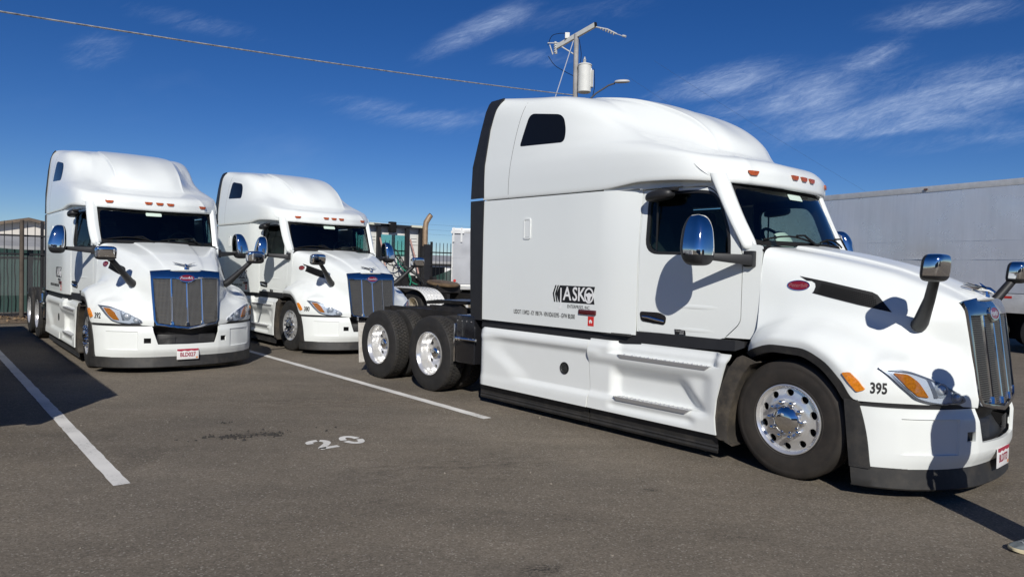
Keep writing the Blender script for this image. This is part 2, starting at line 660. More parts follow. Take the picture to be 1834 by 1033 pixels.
ROOF = [
 [(-3.98,-1.10,2.52),(-3.4,-1.095,2.52),(-2.7,-1.09,2.52),(-2.12,-1.08,2.525),(-1.6,-1.065,2.575),(-1.25,-1.04,2.565),(-.99,-.95,2.545),(-.79,-.71,2.525),(-.67,-.38,2.52),(-.65,0,2.52)],
 [(-4.0,-1.195,2.505),(-3.4,-1.19,2.505),(-2.7,-1.185,2.505),(-2.12,-1.178,2.508),(-1.6,-1.16,2.555),(-1.2,-1.12,2.545),(-.91,-1.0,2.525),(-.70,-.76,2.505),(-.585,-.40,2.495),(-.555,0,2.49)],
 [(-4.02,-1.205,2.56),(-3.4,-1.2,2.56),(-2.7,-1.195,2.56),(-2.12,-1.189,2.565),(-1.6,-1.172,2.60),(-1.2,-1.135,2.59),(-.895,-1.01,2.56),(-.67,-.765,2.54),(-.56,-.40,2.53),(-.53,0,2.525)],
 [(-4.02,-1.205,2.70),(-3.4,-1.2,2.7),(-2.7,-1.195,2.7),(-2.1,-1.187,2.7),(-1.6,-1.17,2.69),(-1.2,-1.13,2.66),(-.90,-1.0,2.635),(-.67,-.76,2.62),(-.56,-.40,2.615),(-.535,0,2.61)],
 [(-4.02,-1.2,2.85),(-3.4,-1.195,2.85),(-2.7,-1.185,2.86),(-2.1,-1.172,2.86),(-1.6,-1.15,2.84),(-1.22,-1.095,2.80),(-.95,-.95,2.755),(-.73,-.71,2.73),(-.635,-.38,2.725),(-.605,0,2.715)],
 [(-4.01,-1.19,3.0),(-3.4,-1.18,3.0),(-2.7,-1.16,2.985),(-2.1,-1.135,2.965),(-1.65,-1.09,2.93),(-1.32,-1.01,2.88),(-1.1,-.86,2.835),(-.93,-.64,2.815),(-.86,-.36,2.805),(-.83,0,2.795)],
 [(-3.99,-1.18,3.15),(-3.4,-1.165,3.15),(-2.7,-1.13,3.10),(-2.12,-1.075,3.05),(-1.72,-1.0,3.0),(-1.44,-.90,2.95),(-1.26,-.76,2.905),(-1.13,-.555,2.885),(-1.06,-.33,2.87),(-1.02,0,2.86)],
 [(-3.96,-1.165,3.35),(-3.4,-1.145,3.33),(-2.75,-1.10,3.27),(-2.25,-1.02,3.19),(-1.90,-.93,3.11),(-1.66,-.82,3.045),(-1.45,-.68,3.025),(-1.24,-.525,3.06),(-1.17,-.32,3.06),(-1.14,0,3.04)],
 [(-3.90,-1.15,3.55),(-3.4,-1.12,3.5),(-2.8,-1.065,3.46),(-2.4,-.985,3.375),(-2.1,-.86,3.25),(-1.86,-.76,3.18),(-1.65,-.66,3.165),(-1.43,-.53,3.235),(-1.37,-.31,3.24),(-1.34,0,3.215)],
 [(-3.86,-1.11,3.69),(-3.4,-1.07,3.63),(-2.9,-1.0,3.605),(-2.55,-.90,3.53),(-2.3,-.80,3.445),(-2.1,-.73,3.365),(-1.93,-.665,3.352),(-1.76,-.545,3.41),(-1.7,-.30,3.415),(-1.68,0,3.40)],
 [(-3.85,-1.02,3.755),(-3.4,-.96,3.70),(-3.0,-.87,3.67),(-2.75,-.78,3.63),(-2.55,-.74,3.58),(-2.42,-.705,3.545),(-2.3,-.67,3.53),(-2.2,-.575,3.565),(-2.15,-.28,3.57),(-2.14,0,3.565)],
 [(-3.85,-.7,3.785),(-3.45,-.66,3.745),(-3.2,-.6,3.705),(-3.05,-.63,3.675),(-2.95,-.62,3.67),(-2.88,-.61,3.665),(-2.83,-.60,3.666),(-2.78,-.53,3.68),(-2.76,-.22,3.69),(-2.75,0,3.69)],
 [(-3.85,0,3.80),(-3.62,0,3.785),(-3.47,0,3.77),(-3.37,0,3.76),(-3.3,0,3.752),(-3.25,0,3.747),(-3.22,0,3.744),(-3.2,0,3.742),(-3.19,0,3.741),(-3.18,0,3.74)],
]
HOOD = [
 [(-.455,-1.06,.985),(-.34,-1.145,1.04),(-.15,-1.18,1.09),(.06,-1.18,1.085),(.25,-1.18,1.01),(.40,-1.18,.87),(.52,-1.165,.735),(.78,-1.01,.735),(1.0,-.74,.725),(1.135,-.46,.70)],
 [(-.455,-1.055,1.03),(-.345,-1.15,1.09),(-.15,-1.19,1.15),(.07,-1.19,1.145),(.28,-1.19,1.06),(.44,-1.185,.92),(.55,-1.16,.80),(.79,-1.01,.79),(1.0,-.745,.78),(1.14,-.46,.76)],
 [(-.45,-1.035,1.09),(-.34,-1.105,1.16),(-.13,-1.13,1.225),(.08,-1.135,1.22),(.30,-1.14,1.14),(.46,-1.14,1.03),(.60,-1.115,.95),(.80,-.98,.93),(.98,-.745,.88),(1.125,-.465,.86)],
 [(-.445,-1.0,1.14),(-.33,-1.035,1.21),(-.12,-1.03,1.275),(.1,-1.02,1.275),(.32,-1.03,1.215),(.48,-1.05,1.13),(.62,-1.05,1.045),(.78,-.93,1.03),(.93,-.73,.98),(1.11,-.47,.97)],
 [(-.43,-.965,1.21),(-.3,-.94,1.28),(-.1,-.92,1.33),(.12,-.90,1.325),(.34,-.88,1.275),(.50,-.865,1.205),(.63,-.84,1.14),(.77,-.76,1.10),(.90,-.63,1.07),(1.09,-.475,1.09)],
 [(-.43,-.945,1.37),(-.3,-.915,1.40),(-.1,-.885,1.42),(.12,-.85,1.40),(.34,-.81,1.36),(.50,-.775,1.315),(.63,-.735,1.27),(.77,-.67,1.24),(.9,-.58,1.21),(1.075,-.48,1.2)],
 [(-.43,-.93,1.62),(-.3,-.905,1.61),(-.1,-.865,1.59),(.12,-.82,1.545),(.34,-.775,1.49),(.5,-.735,1.44),(.63,-.695,1.40),(.77,-.645,1.36),(.9,-.58,1.33),(1.055,-.485,1.32)],
 [(-.42,-.915,1.83),(-.3,-.865,1.815),(-.1,-.80,1.78),(.12,-.745,1.735),(.34,-.69,1.68),(.5,-.645,1.635),(.63,-.61,1.59),(.77,-.575,1.54),(.9,-.535,1.49),(1.03,-.488,1.44)],
 [(-.415,-.885,1.89),(-.3,-.825,1.875),(-.1,-.765,1.835),(.12,-.71,1.785),(.34,-.65,1.73),(.5,-.61,1.685),(.63,-.575,1.64),(.77,-.545,1.585),(.9,-.515,1.53),(1.022,-.482,1.478)],
 [(-.405,-.80,1.922),(-.3,-.725,1.905),(-.1,-.675,1.868),(.12,-.625,1.82),(.34,-.575,1.765),(.5,-.54,1.72),(.63,-.515,1.67),(.77,-.495,1.613),(.9,-.475,1.555),(1.015,-.455,1.505)],
 [(-.372,-.432,1.931),(-.278,-.422,1.918),(-.1,-.402,1.886),(.12,-.382,1.841),(.34,-.357,1.788),(.5,-.342,1.743),(.63,-.327,1.697),(.77,-.312,1.644),(.9,-.297,1.583),(1.02,-.282,1.512)],
 [(-.36,-.405,1.949),(-.27,-.395,1.936),(-.1,-.375,1.905),(.12,-.355,1.860),(.34,-.33,1.806),(.5,-.315,1.76),(.63,-.30,1.712),(.77,-.285,1.657),(.9,-.27,1.593),(1.025,-.255,1.517)],
 [(-.33,-.15,1.958),(-.25,-.15,1.944),(-.1,-.15,1.915),(.12,-.15,1.872),(.34,-.15,1.82),(.5,-.15,1.776),(.63,-.15,1.727),(.77,-.15,1.672),(.9,-.15,1.607),(1.06,-.15,1.528)],
 [(-.32,0,1.962),(-.25,0,1.95),(-.1,0,1.922),(.12,0,1.88),(.34,0,1.828),(.5,0,1.785),(.63,0,1.735),(.77,0,1.68),(.9,0,1.615),(1.07,0,1.53)],
]
# front plan of bumper / nose, x as a function of |y|
_PY = np.array([0, .20, .35, .46, .60, .70, .80, .90, .97, 1.04, 1.10, 1.14, 1.165])
_PX = np.array([1.20, 1.19, 1.172, 1.152, 1.105, 1.058, 1.0, .92, .86, .775, .685, .60, .52])


def planx(y):
    return float(np.interp(abs(y), _PY, _PX))


def gx(y, z, off=0.0):
    """grille plane"""
    t = (1.51 - z) / 0.81
    x = lerp(1.03, 1.145, t) + 0.034 * (1 - min(1, (y / .49)**2))
    if z > 1.40:
        x -= 2.2 * (z - 1.40)**2
    return (x + off, y, z)


def cab_y(x, z):
    """outer skin of the cab side (as a positive half width)"""
    t = np.clip((x + 1.66) / 1.23, 0, 1)
    w = 1.115 - 0.180 * t
    w -= 0.055 * float(smooth(1.85, 2.55, z))
    w -= 0.012 * float(smooth(1.35, 1.05, z))
    return w


def make_truck():
    root = empty('semi_truck')

    # ---- roof fairing
    rows = []
    for i, r in enumerate(ROOF):
        P = np.array(r, float)
        if 7 <= i <= 11:                                     # foot of the crisp ridge that edges the centre panel
            d = {7: .030, 8: .048, 9: .046, 10: .030, 11: .010}[i]
            q = np.array([P[7][0] - .012, P[7][1] - .022, P[7][2] - d])
            q2 = P[7] + np.array([.004, .030, .004])
        else:
            q = P[7] * .85 + P[6] * .15
            q2 = P[7] * .85 + P[8] * .15
        rows.append([tuple(p) for p in P[:7]] + [tuple(q), tuple(P[7]), tuple(q2)] + [tuple(p) for p in P[8:]])
    C = np.array([both(r) for r in rows])
    D = surf(C, 5, 7)
    nr, ns = D.shape[:2]
    V, F = D.reshape(-1, 3), grid_faces(nr, ns)
    roof_bvh = bvh_of(V, F)
    # rear closing wall of the fairing
    ring = list(range(0, nr * ns, ns)) + list(range(nr * ns - 1, 0, -ns))
    V, F = shell(V, F, 0.02)
    roof = mk('roof_fairing', V, F, WHITE, root, angle=45)
    rear = [tuple(D[i, 0]) for i in range(nr)] + [tuple(D[i, -1]) for i in range(nr - 1, -1, -1)]
    mb = MB()
    mb.prism([(p[1] * .985, p[2] - .008, p[0]) for p in rear], lambda a, b, c: (c + .03, a, b), lambda a, b, c: (c + .05, a, b))
    mb.build('fairing_back', WHITE2, root, smooth=False)
    # side windows, seams, clearance lamps, shade ridges of the brow
    wpoly = rpoly([(-3.285, 3.475), (-3.395, 3.10), (-2.705, 3.075), (-2.705, 3.20), (-2.775, 3.40)], [.08, .035, .07, .06, .13], 6)
    Vw, Fw = poly_mesh(wpoly, [], 0.1)
    for s in (-1, 1):
        u = (1, 0, 0) if s < 0 else (-1, 0, 0)
        P2 = [(a if s < 0 else -a, b) for a, b in Vw]
        F2 = Fw if s < 0 else [f[::-1] for f in Fw]
        decal('fairing_window', P2, F2, (0, s * 1.2, 0), u, (0, 0, 1), roof_bvh, 0.002, DARKGL, root)
        zz = np.linspace(2.51, 3.62, 26)
        xx = [-3.545 + 0.17 * max(0, (z - 2.5) / 1.12)**2.2 for z in zz]
        sv = [(x + d, z) for x, z in zip(xx, zz) for d in (-.0035, .0035)]
        sf = [(2 * i, 2 * i + 1, 2 * i + 3, 2 * i + 2) for i in range(len(zz) - 1)]
        P2 = [(a if s < 0 else -a, b) for a, b in sv]
        decal('fairing_seam', P2, sf if s < 0 else [f[::-1] for f in sf], (0, s * 1.2, 0), u, (0, 0, 1), roof_bvh, 0.001, mat('seam_shadow_gap', (0.22, 0.22, 0.215), 0.7), root)
        # ridge added at the brow corner so its rear face falls into shade
        pts = []
        for k in range(9):
            t = k / 8
            x, z = lerp(-1.06, -.83, t), lerp(2.70, 2.50, t)
            q = project(roof_bvh, (x, s * 1.3, z), (0, -s, 0), 0.0)
            if q is None:
                q = Vector((x, s * cab_y(x, z), z))
            pts.append(q)
        mb = MB()
        L, H = [], []
        for k, q in enumerate(pts):
            w = .016 * math.sin(math.pi * min(1, (k + .6) / 6))
            mb_pts = [q + Vector((.028, -s * .01, .006)), q + Vector((-.004, s * w, -.002)), q + Vector((-.020, -s * .012, -.012))]
            L.append(mb_pts)
        for k in range(8):
            a, b = L[k], L[k + 1]
            mb.add(a + b, [(0, 1, 4, 3), (1, 2, 5, 4), (2, 0, 3, 5)])
        mb.build('brow_shade_ridge', WHITE, root, angle=20)
    for (y, z) in ((-.722, 2.607), (-.17, 2.61), (0, 2.61), (.17, 2.61), (.722, 2.607)):
        pl = rpoly([(-.062, .020), (-.040, -.020), (.040, -.020), (.062, .020)], .012, 3)
        q = project(roof_bvh, (0.5, y, z), (-1, 0, 0), 0.0)
        n = Vector((1, y * .75, 0)).normalized()
        u = Vector((-n.y, n.x, 0))
        V2, F2 = poly_mesh(pl, [], .03)
        decal('marker_lamp', V2, F2, q, u, (0, 0, 1), roof_bvh, 0.016, MARK, root, 0.018)

    # ---- sleeper box
    plan = [(-4.0, 1.20), (-3.4, 1.195), (-2.6, 1.19), (-2.12, 1.187), (-1.98, 1.178), (-1.82, 1.155), (-1.652, 1.120)]
    V, F = [], []
    zs = [1.045, 1.10, 1.3, 1.7, 2.1, 2.4, 2.494]
    out = [(x, -y) for x, y in plan[::-1]] + [(x, y) for x, y in plan]
    for z in zs:
        for x, y in out:
            V.append((x, math.copysign(abs(y) - .058 * float(smooth(-2.15, -1.66, x) * smooth(1.85, 2.55, z)), y), z))
    V, F = shell(V, [f[::-1] for f in grid_faces(len(zs), len(out))], 0.02)
    sl_bvh = bvh_of(V, F)
    mk('sleeper_body', V, F, WHITE, root, angle=50)
    mb = MB()
    mb.box((-3.98, -1.17, 1.03), (-1.7, 1.17, 1.05))
    mb.box((-3.97, -1.175, 2.49), (-1.3, 1.175, 2.515)) if False else None
    mb.box((-2.6, -1.13, 1.05), (-2.56, 1.13, 2.6))
    mb.prism([(-2.56, -1.03), (-1.65, -1.03), (-.93, -.90), (-.88, -.6), (-.80, 0), (-.88, .6), (-.93, .90), (-1.65, 1.03), (-2.56, 1.03)], lambda a, b: (a, b, 2.512), lambda a, b: (a, b, 2.535))
    mb.box((-1.7, -.93, 1.02), (-.45, .93, 1.05))
    mb.box((-.60, -.85, 1.05), (-.56, .85, 1.75))
    mb.build('cab_lining', HEADL, root, smooth=False)
    # upper filler between roof overhang and the door
    for s in (-1, 1):
        mb = MB()
        pts = [(-2.08, 1.165), (-1.66, 1.105), (-1.2, 1.035), (-.88, .955)]
        for (x0, y0), (x1, y1) in zip(pts[:-1], pts[1:]):
            mb.hexa([(x0, s * y0, 2.49), (x1, s * y1, 2.50), (x1, s * (y1 - .05), 2.50), (x0, s * (y0 - .05), 2.49)],
                    [(x0, s * (y0 + .01), 2.60), (x1, s * (y1 + .0), 2.58), (x1, s * (y1 - .05), 2.58), (x0, s * (y0 - .05), 2.60)])
        mb.build('roof_side_filler', WHITE2, root, angle=50)
    # rivets, recessed grab, small vent, tail marker and the sleeper lettering
    for s in (-1, 1):
        mb = MB()
        for k in range(34):
            P = [(-3.47, 2.46 - k * .041)]
            if k < 22:
                P.append((-3.40 + k * .06, 2.462))
                P.append((-3.40 + k * .075, 1.075))
            for x, z in P:
                q = project(sl_bvh, (x, s * 1.3, z), (0, -s, 0), 0)
                if q is None:
                    continue
                b = [q + Vector((.006 * math.cos(t), 0, .006 * math.sin(t))) for t in (0, 1.26, 2.51, 3.77, 5.03)]
                mb.add(b + [q + Vector((0, s * .0035, 0))], [(i, (i + 1) % 5, 5) for i in range(5)])
        mb.build('rivet_rows', WHITE2, root, stuff=True)
        P = []
        outer = rpoly([(-3.262, 2.256), (-3.262, 2.018), (-3.142, 2.018), (-3.142, 2.256)], .028, 4)
        inner = rpoly([(-3.244, 2.238), (-3.244, 2.036), (-3.160, 2.036), (-3.160, 2.238)], .02, 4)
        g = panel('recess_frame', outer, [inner], lambda a, b: (a, s * 1.203, b), .01, WHITE2, root)
        panel('recess_lid', rpoly([(-3.238, 2.232), (-3.238, 2.042), (-3.166, 2.042), (-3.166, 2.232)], .018, 4), [], lambda a, b: (a, s * 1.199, b), .006, WHITE2, root)
        mb = MB()
        mb.box((-2.36, s * 1.18, 1.212), (-2.12, s * 1.205, 1.262))
        g = bevel(mb.build('sleeper_marker_lamp', mat('dark_red_lens', (0.09, 0.012, 0.014), 0.2, coat=.5), root), .006)
    logo(root, sl_bvh)

    # ---- cab extenders (rubber side wings behind the sleeper)
    for s in (-1, 1):
        for nm, rows in (('upper', [(2.535, -4.265, -4.0), (2.93, -4.245, -4.01), (3.37, -4.13, -3.955), (3.60, -4.08, -3.88), (3.70, -4.06, -3.82), (3.742, -4.05, -3.80)]),
                         ('lower', [(1.03, -4.21, -3.99), (1.5, -4.24, -4.0), (2.1, -4.26, -4.005), (2.505, -4.265, -4.0)])):
            V = []
            for z, xa, xb in rows:
                yk = float(np.interp(z, [2.9, 3.35, 3.55, 3.69, 3.75], [0, .028, .045, .085, .13]))
                for x, y in ((xa, 1.196), (xb + .012, 1.212)):
                    V.append((x, s * (y - yk), z))
            V, F = shell(V, grid_faces(len(rows), 2), .018)
            mk('cab_extender', V, F, BLACK, root, angle=20)

    # ---- cab sides with doors
    dout = rpoly([(-1.637, 1.09), (-.765, 1.075), (-.60, 1.24), (-.60, 1.88), (-.69, 2.08), (-.875, 2.405), (-.965, 2.480), (-1.15, 2.492), (-1.637, 2.482)], [.02, .05, .06, .1, .2, .2, .1, .2, .02], 5)
    win = rpoly([(-1.56, 2.425), (-1.545, 1.88), (-.735, 1.865), (-.745, 2.03), (-.86, 2.33), (-.935, 2.415), (-1.10, 2.437)], [.10, .12, .02, .1, .14, .12, .2], 6)
    wino = rpoly([(-1.59, 2.452), (-1.575, 1.85), (-.705, 1.838), (-.715, 2.04), (-.835, 2.345), (-.92, 2.442), (-1.10, 2.465)], [.12, .14, .03, .1, .14, .12, .2], 6)

    def grow(poly, g):
        c = Vector((sum(p[0] for p in poly) / len(poly), sum(p[1] for p in poly) / len(poly)))
        return [(p[0] + g * math.copysign(1, p[0] - c.x), p[1] + g * math.copysign(1, p[1] - c.y)) for p in poly]
    frame = rpoly([(-1.650, 1.083), (-.428, 1.10), (-.428, 1.935), (-.50, 1.94), (-.80, 2.53), (-1.650, 2.53)], [.0, .0, .02, .02, .05, .0], 3)
    for s in (-1, 1):
        def cm(o):
            return lambda a, b: (a, s * (cab_y(a, b) + o), b)
        hole = [(p[0] + (.007 if p[0] > -1.0 else -.004), p[1] + (.007 if p[1] > 1.8 else -.003)) for p in dout]
        hole = [(max(p[0], -1.644), max(p[1], 1.0865)) for p in hole]
        panel('cab_side', frame, [hole], cm(-.002), .04, WHITE, root, .15)
        panel('door_gap_seal', grow(frame, -.02), [win], cm(-.045), .01, MATTBLK, root, .3)
        d = panel('door', dout, [wino], cm(0), .035, WHITE, root, .12)
        panel('window_seal', wino, [win], cm(-.004), .03, BLACK, d, .2)
        panel('door_window', grow(win, .01), [], cm(-.022), .004, DOORGL, d, .25)
        # quarter bar of the window, door creases
        V, F = poly_mesh(rpoly([(-1.56, 1.335), (-1.56, 1.33), (-.76, 1.33), (-.74, 1.345), (-.74, 1.36)], .002, 2))
        mb = MB()
        mb.box((-1.475, s * (cab_y(-1.47, 2.1) - .018), 1.89), (-1.463, s * (cab_y(-1.47, 2.1) - .002), 2.42))
        mb.build('window_bar', BLACK, d)
        for z0, z1, xa, xb in ((1.345, 1.365, -1.26, -.80), (1.125, 1.15, -1.26, -.82)):
            mb = MB()
            P = []
            for k in range(9):
                x = lerp(xa, xb, k / 8)
                h = .010 * math.sin(math.pi * min(1, (k + .2) / 8))
                P.append([(x, s * (cab_y(x, z0) - .002), z0 - .012), (x, s * (cab_y(x, z0) + h), (z0 + z1) / 2), (x, s * (cab_y(x, z0) - .002), z1 + .02)])
            for k in range(8):
                a, b = P[k], P[k + 1]
                mb.add(a + b, [(0, 1, 4, 3), (1, 2, 5, 4), (0, 3, 5, 2)])
            mb.build('door_crease', WHITE, d, angle=60)
        # handle
        hp = rpoly([(-1.615, 1.285), (-1.60, 1.19), (-1.34, 1.165), (-1.325, 1.25), (-1.40, 1.285)], .03, 4)
        h = panel('door_handle', hp, [], cm(.006), .014, GLOSSBLK, d, .1)
        mb = MB()
        mb.tube([(-1.58, s * (cab_y(-1.58, 1.2) + .012), 1.235), (-1.5, s * (cab_y(-1.5, 1.2) + .03), 1.232), (-1.42, s * (cab_y(-1.4, 1.2) + .03), 1.215), (-1.345, s * (cab_y(-1.34, 1.2) + .012), 1.20)], [.012, .016, .016, .012], 8)
        mb.build('grip', CHROME, h)
        # small plaque at the foot of the door
        pv = panel('door_plaque', [(-1.24, 1.135), (-1.235, 1.085), (-1.125, 1.085), (-1.13, 1.135)], [], cm(.005), .006, PRINT, d)
        V, F = text2d('SmartWay', .020, 1.0)
        Q = [(-1.183 + (a if s < 0 else -a), b + 1.121) for a, b in V]
        mk('plaque_print', [(a, s * (cab_y(a, b) + .0062), b) for a, b in Q], F, mat('grey_print', (.45, .45, .44), .5), pv, smooth=False)
        mb = MB()
        for z in (1.108, 1.10, 1.092):
            y = s * (cab_y(-1.18, 1.1) + .0062)
            mb.add([(-1.225, y, z), (-1.14, y, z), (-1.14, y, z + .003), (-1.225, y, z + .003)], [(0, 1, 2, 3)])
        mb.build('plaque_lines', MATS['grey_print'], pv, smooth=False)
        # look-down mirror over the window
        V, F = superell(-1.40, s * 1.125, 2.415, .155, .085, .052, .7, .75, f=lambda x, y, z: (x, y, z + .10 * x + (-.25 * x * x)))
        mk('lookdown_mirror', V, F, BLACK, root, angle=60)
        mb = MB()
        mb.box((-1.36, s * 1.07, 2.45), (-1.22, s * 1.16, 2.485))
        bevel(mb.build('lookdown_bracket', BLACK, root), .01)
        # A-pillar fairing
        top = [(-.915, .975, 2.60), (-.925, 1.006, 2.60), (-.910, 1.016, 2.60), (-.84, .978, 2.60), (-.812, .950, 2.595), (-.83, .89, 2.595)]
        mid = [(-.730, .975, 2.22), (-.738, 1.003, 2.22), (-.722, 1.012, 2.22), (-.668, .972, 2.22), (-.643, .940, 2.22), (-.665, .88, 2.22)]
        lo = [(-.596, .945, 1.955), (-.602, .972, 1.955), (-.587, .981, 1.945), (-.540, .945, 1.94), (-.515, .918, 1.965), (-.54, .865, 1.97)]
        bot = [(-.582, .935, 1.925), (-.588, .955, 1.925), (-.576, .962, 1.915), (-.543, .935, 1.913), (-.525, .908, 1.928), (-.545, .87, 1.94)]
        G = np.array([top, mid, lo, bot])
        G[:, :, 1] *= s
        D = surf(G, 4, 3, bspl, pchip)
        V, F = shell(D.reshape(-1, 3), grid_faces(*D.shape[:2]), .012)
        mk('pillar_fairing', V, F, WHITE, root, angle=50)
        # door mirror on its arm
        mb = MB()
        mb.box((-.57, s * .93, 1.742), (-.475, s * 1.0, 1.885))
        br = bevel(mb.build('mirror_bracket', BLACK, root), .012)
        mb = MB()
        mb.hexa([(-.53, s * .99, 1.755), (-.475, s * .99, 1.755), (-.475, s * .99, 1.85), (-.53, s * .99, 1.85)],
                [(-.78, s * 1.335, 1.80), (-.74, s * 1.345, 1.80), (-.74, s * 1.345, 1.855), (-.78, s * 1.335, 1.855)])
        bevel(mb.build('mirror_arm', BLACK, root), .012)

        def msh(zlo, zhi, back):
            def sh(x, y, z):
                tt = max(0, (z + .06) / .285)
                yy = y * (1.0 - .30 * tt) - s * .034 * tt
                return (x * (1.05 - .35 * max(0, z / .22)**2) - .06 * (z / .22) * .4, yy, z)
            V, F = superell(0, 0, 0, .125, .125, .225, .55, .62, 28, 24, sh)
            keep = []
            for f in F:
                c = np.mean([V[i] for i in f], axis=0)
                if zlo <= c[2] < zhi and ((c[0] < -.045) == back):
                    keep.append(f)
            a = R(-10) * (-s)
            W = [(-.765 + x * math.cos(a) - y * math.sin(a), s * 1.43 + x * math.sin(a) + y * math.cos(a), 1.965 + z) for x, y, z in V]
            return W, keep
        W, K = msh(-.142, 1, False)
        dm = mk('door_mirror', *shell(W, K, .006), CHROME, root, angle=60)
        W, K = msh(-1, -.142, False)
        mk('mirror_foot', *shell(W, K, .006), BLACK, dm, angle=60)
        W, K = msh(-1, 1, True)
        mk('mirror_back', W, K, BLACK, dm, angle=60)
        # hood mirror
        V, F = superell(1.0, s * 1.065, 1.755, .072, .14, .10, .5, .45, 28, 18, lambda x, y, z: (x + .1 * z, y, z))
        front = [f for f in F if np.mean([V[i][0] - .1 * (V[i][2] - 1.755) for i in f]) > .965 and np.mean([V[i][2] for i in f]) > 1.695]
        rest = [f for f in F if f not in set(front)]
        hm = mk('hood_mirror', *shell(V, front, .004), CHROME, root, angle=60)
        mk('mirror_back', V, rest, BLACK, hm, angle=60)
        mb = MB()
        mb.tube([(.765, s * .66, 1.31), (.80, s * .71, 1.345), (.90, s * .86, 1.52), (.975, s * 1.0, 1.68)], [.058, .056, .04, .036], 12)
        mb.build('mirror_arm', BLACK, hm, angle=60)

    # ---- windshield
    wb = [(-.56, -.885, 1.935), (-.45, -.70, 1.935), (-.38, -.45, 1.935), (-.345, -.2, 1.935), (-.335, 0, 1.935)]
    wm_ = [(-.70, -.885, 2.24), (-.585, -.69, 2.24), (-.515, -.44, 2.24), (-.485, -.2, 2.24), (-.475, 0, 2.24)]
    wt_ = [(-.85, -.885, 2.56), (-.745, -.68, 2.56), (-.68, -.43, 2.56), (-.655, -.2, 2.56), (-.645, 0, 2.56)]
    G = np.array([both(wb), both(wm_), both(wt_)])
    D = surf(G, 6, 4)
    mk('windshield', D.reshape(-1, 3), grid_faces(*D.shape[:2]), GLASS, root, angle=60)
    ws_bvh = bvh_of(D.reshape(-1, 3), grid_faces(*D.shape[:2]))
    oW = rpoly([(-.878, 1.940), (.878, 1.940), (.878, 2.553), (-.878, 2.553)], .02, 3)
    iW = rpoly([(-.855, 1.985), (.855, 1.985), (.845, 2.47), (-.845, 2.47)], .06, 4)
    V2, F2 = poly_mesh(oW, [iW], .15)
    decal('windshield_border', V2, F2, (-.3, 0, 0), (0, 1, 0), (0, 0, 1), ws_bvh, .003, MATTBLK, root)
    V2, F2 = poly_mesh(rpoly([(-.20, 2.40), (.04, 2.40), (.04, 2.455), (-.20, 2.455)], .015, 3), [], .1)
    stk = decal('windshield_sticker', V2, F2, (-.3, 0, 0), (0, 1, 0), (0, 0, 1), ws_bvh, .005, mat('pale_sticker', (.55, .66, .58), .5), root)
    for y0, y1 in ((-.12, -.78), (.62, -.02)):
        mb = MB()
        pts = []
        for k in range(8):
            t = k / 7
            y = lerp(y0, y1, t)
            q = project(ws_bvh, (0.3, y, 1.965 + .05 * math.sin(math.pi * t) + .02 * t), (-1, 0, 0), .022)
            pts.append(q)
        mb.tube(pts, .009, 6)
        a = pts[3]
        mb.tube([(-.30 if abs(y0) < .3 else -.36, y0, 1.945), (a.x + .03, lerp(y0, a.y, .6), a.z + .02), (a.x + .012, a.y, a.z + .012)], .010, 6)
        mb.build('wiper', MATTBLK, root)
    # cowl
    G = np.array([both([(-.43, -.93, 1.90), (-.40, -.74, 1.905), (-.37, -.45, 1.915), (-.33, -.2, 1.93), (-.31, 0, 1.935)]),
                  both([(-.56, -.90, 1.93), (-.45, -.70, 1.938), (-.40, -.45, 1.938), (-.37, -.2, 1.938), (-.36, 0, 1.938)])])
    D = surf(G, 2, 4)
    mk('cowl', *shell(D.reshape(-1, 3), grid_faces(*D.shape[:2]), .02), MATTBLK, root)
    # interior
    mb = MB()
    mb.prism([(-.95, 1.35), (-.95, 1.80), (-.80, 1.90), (-.50, 1.925), (-.50, 1.35)], lambda a, b: (a, -.88, b), lambda a, b: (a, .88, b))
    bevel(mb.build('dashboard', DASH, root), .03, 3)
    V, F = [], []
    for i in range(40):
        a = 2 * math.pi * i / 40
        for j in range(8):
            b = 2 * math.pi * j / 8
            rr = .225 + .018 * math.cos(b)
            p = Vector((.018 * math.sin(b), rr * math.cos(a), rr * math.sin(a)))
            p = Matrix.Rotation(R(-38), 3, 'Y') @ p
            V.append((-1.04 + p.x, .50 + p.y, 2.00 + p.z))
    F = [(i * 8 + j, i * 8 + (j + 1) % 8, ((i + 1) % 40) * 8 + (j + 1) % 8, ((i + 1) % 40) * 8 + j) for i in range(40) for j in range(8)]
    sw = mk('steering_wheel', V, F, DASH, root)
    V, F = superell(-1.02, .50, 1.99, .04, .09, .075, .7, .8)
    mk('hub', V, F, DASH, sw)
    mb = MB()
    mb.tube([(-1.02, .50, 1.99), (-.80, .50, 1.80)], .035, 8)
    for a in (0.3, math.pi - .3, -math.pi / 2):
        p = Matrix.Rotation(R(-38), 3, 'Y') @ Vector((0, .22 * math.cos(a), .22 * math.sin(a)))
        mb.tube([(-1.03, .5, 1.995), (-1.04 + p.x, .5 + p.y, 2.0 + p.z)], .016, 6)
    mb.build('spokes', DASH, sw)
    for y in (-.52, .52):
        V, F = superell(-1.62, y, 1.45, .27, .26, .10, .5, .5)
        st = mk('seat', V, F, SEAT, root)
        V, F = superell(-1.86, y, 1.86, .09, .25, .40, .5, .55, f=lambda x, yy, z: (x - .15 * z, yy, z))
        mk('backrest', V, F, SEAT, st)
        V, F = superell(-1.95, y, 2.29, .06, .14, .10, .6, .6)
        mk('headrest', V, F, SEAT, st)
        mb = MB()
        mb.box((-1.8, y - .18, 1.05), (-1.45, y + .18, 1.4))
        mb.build('seat_base', DASH, st)

    # ---- hood
    rows = [r for r in HOOD]
    full = np.array(rows + [[(x, -y, z) for x, y, z in r] for r in rows[-2::-1]])
    D = surf(full, 5, 6)
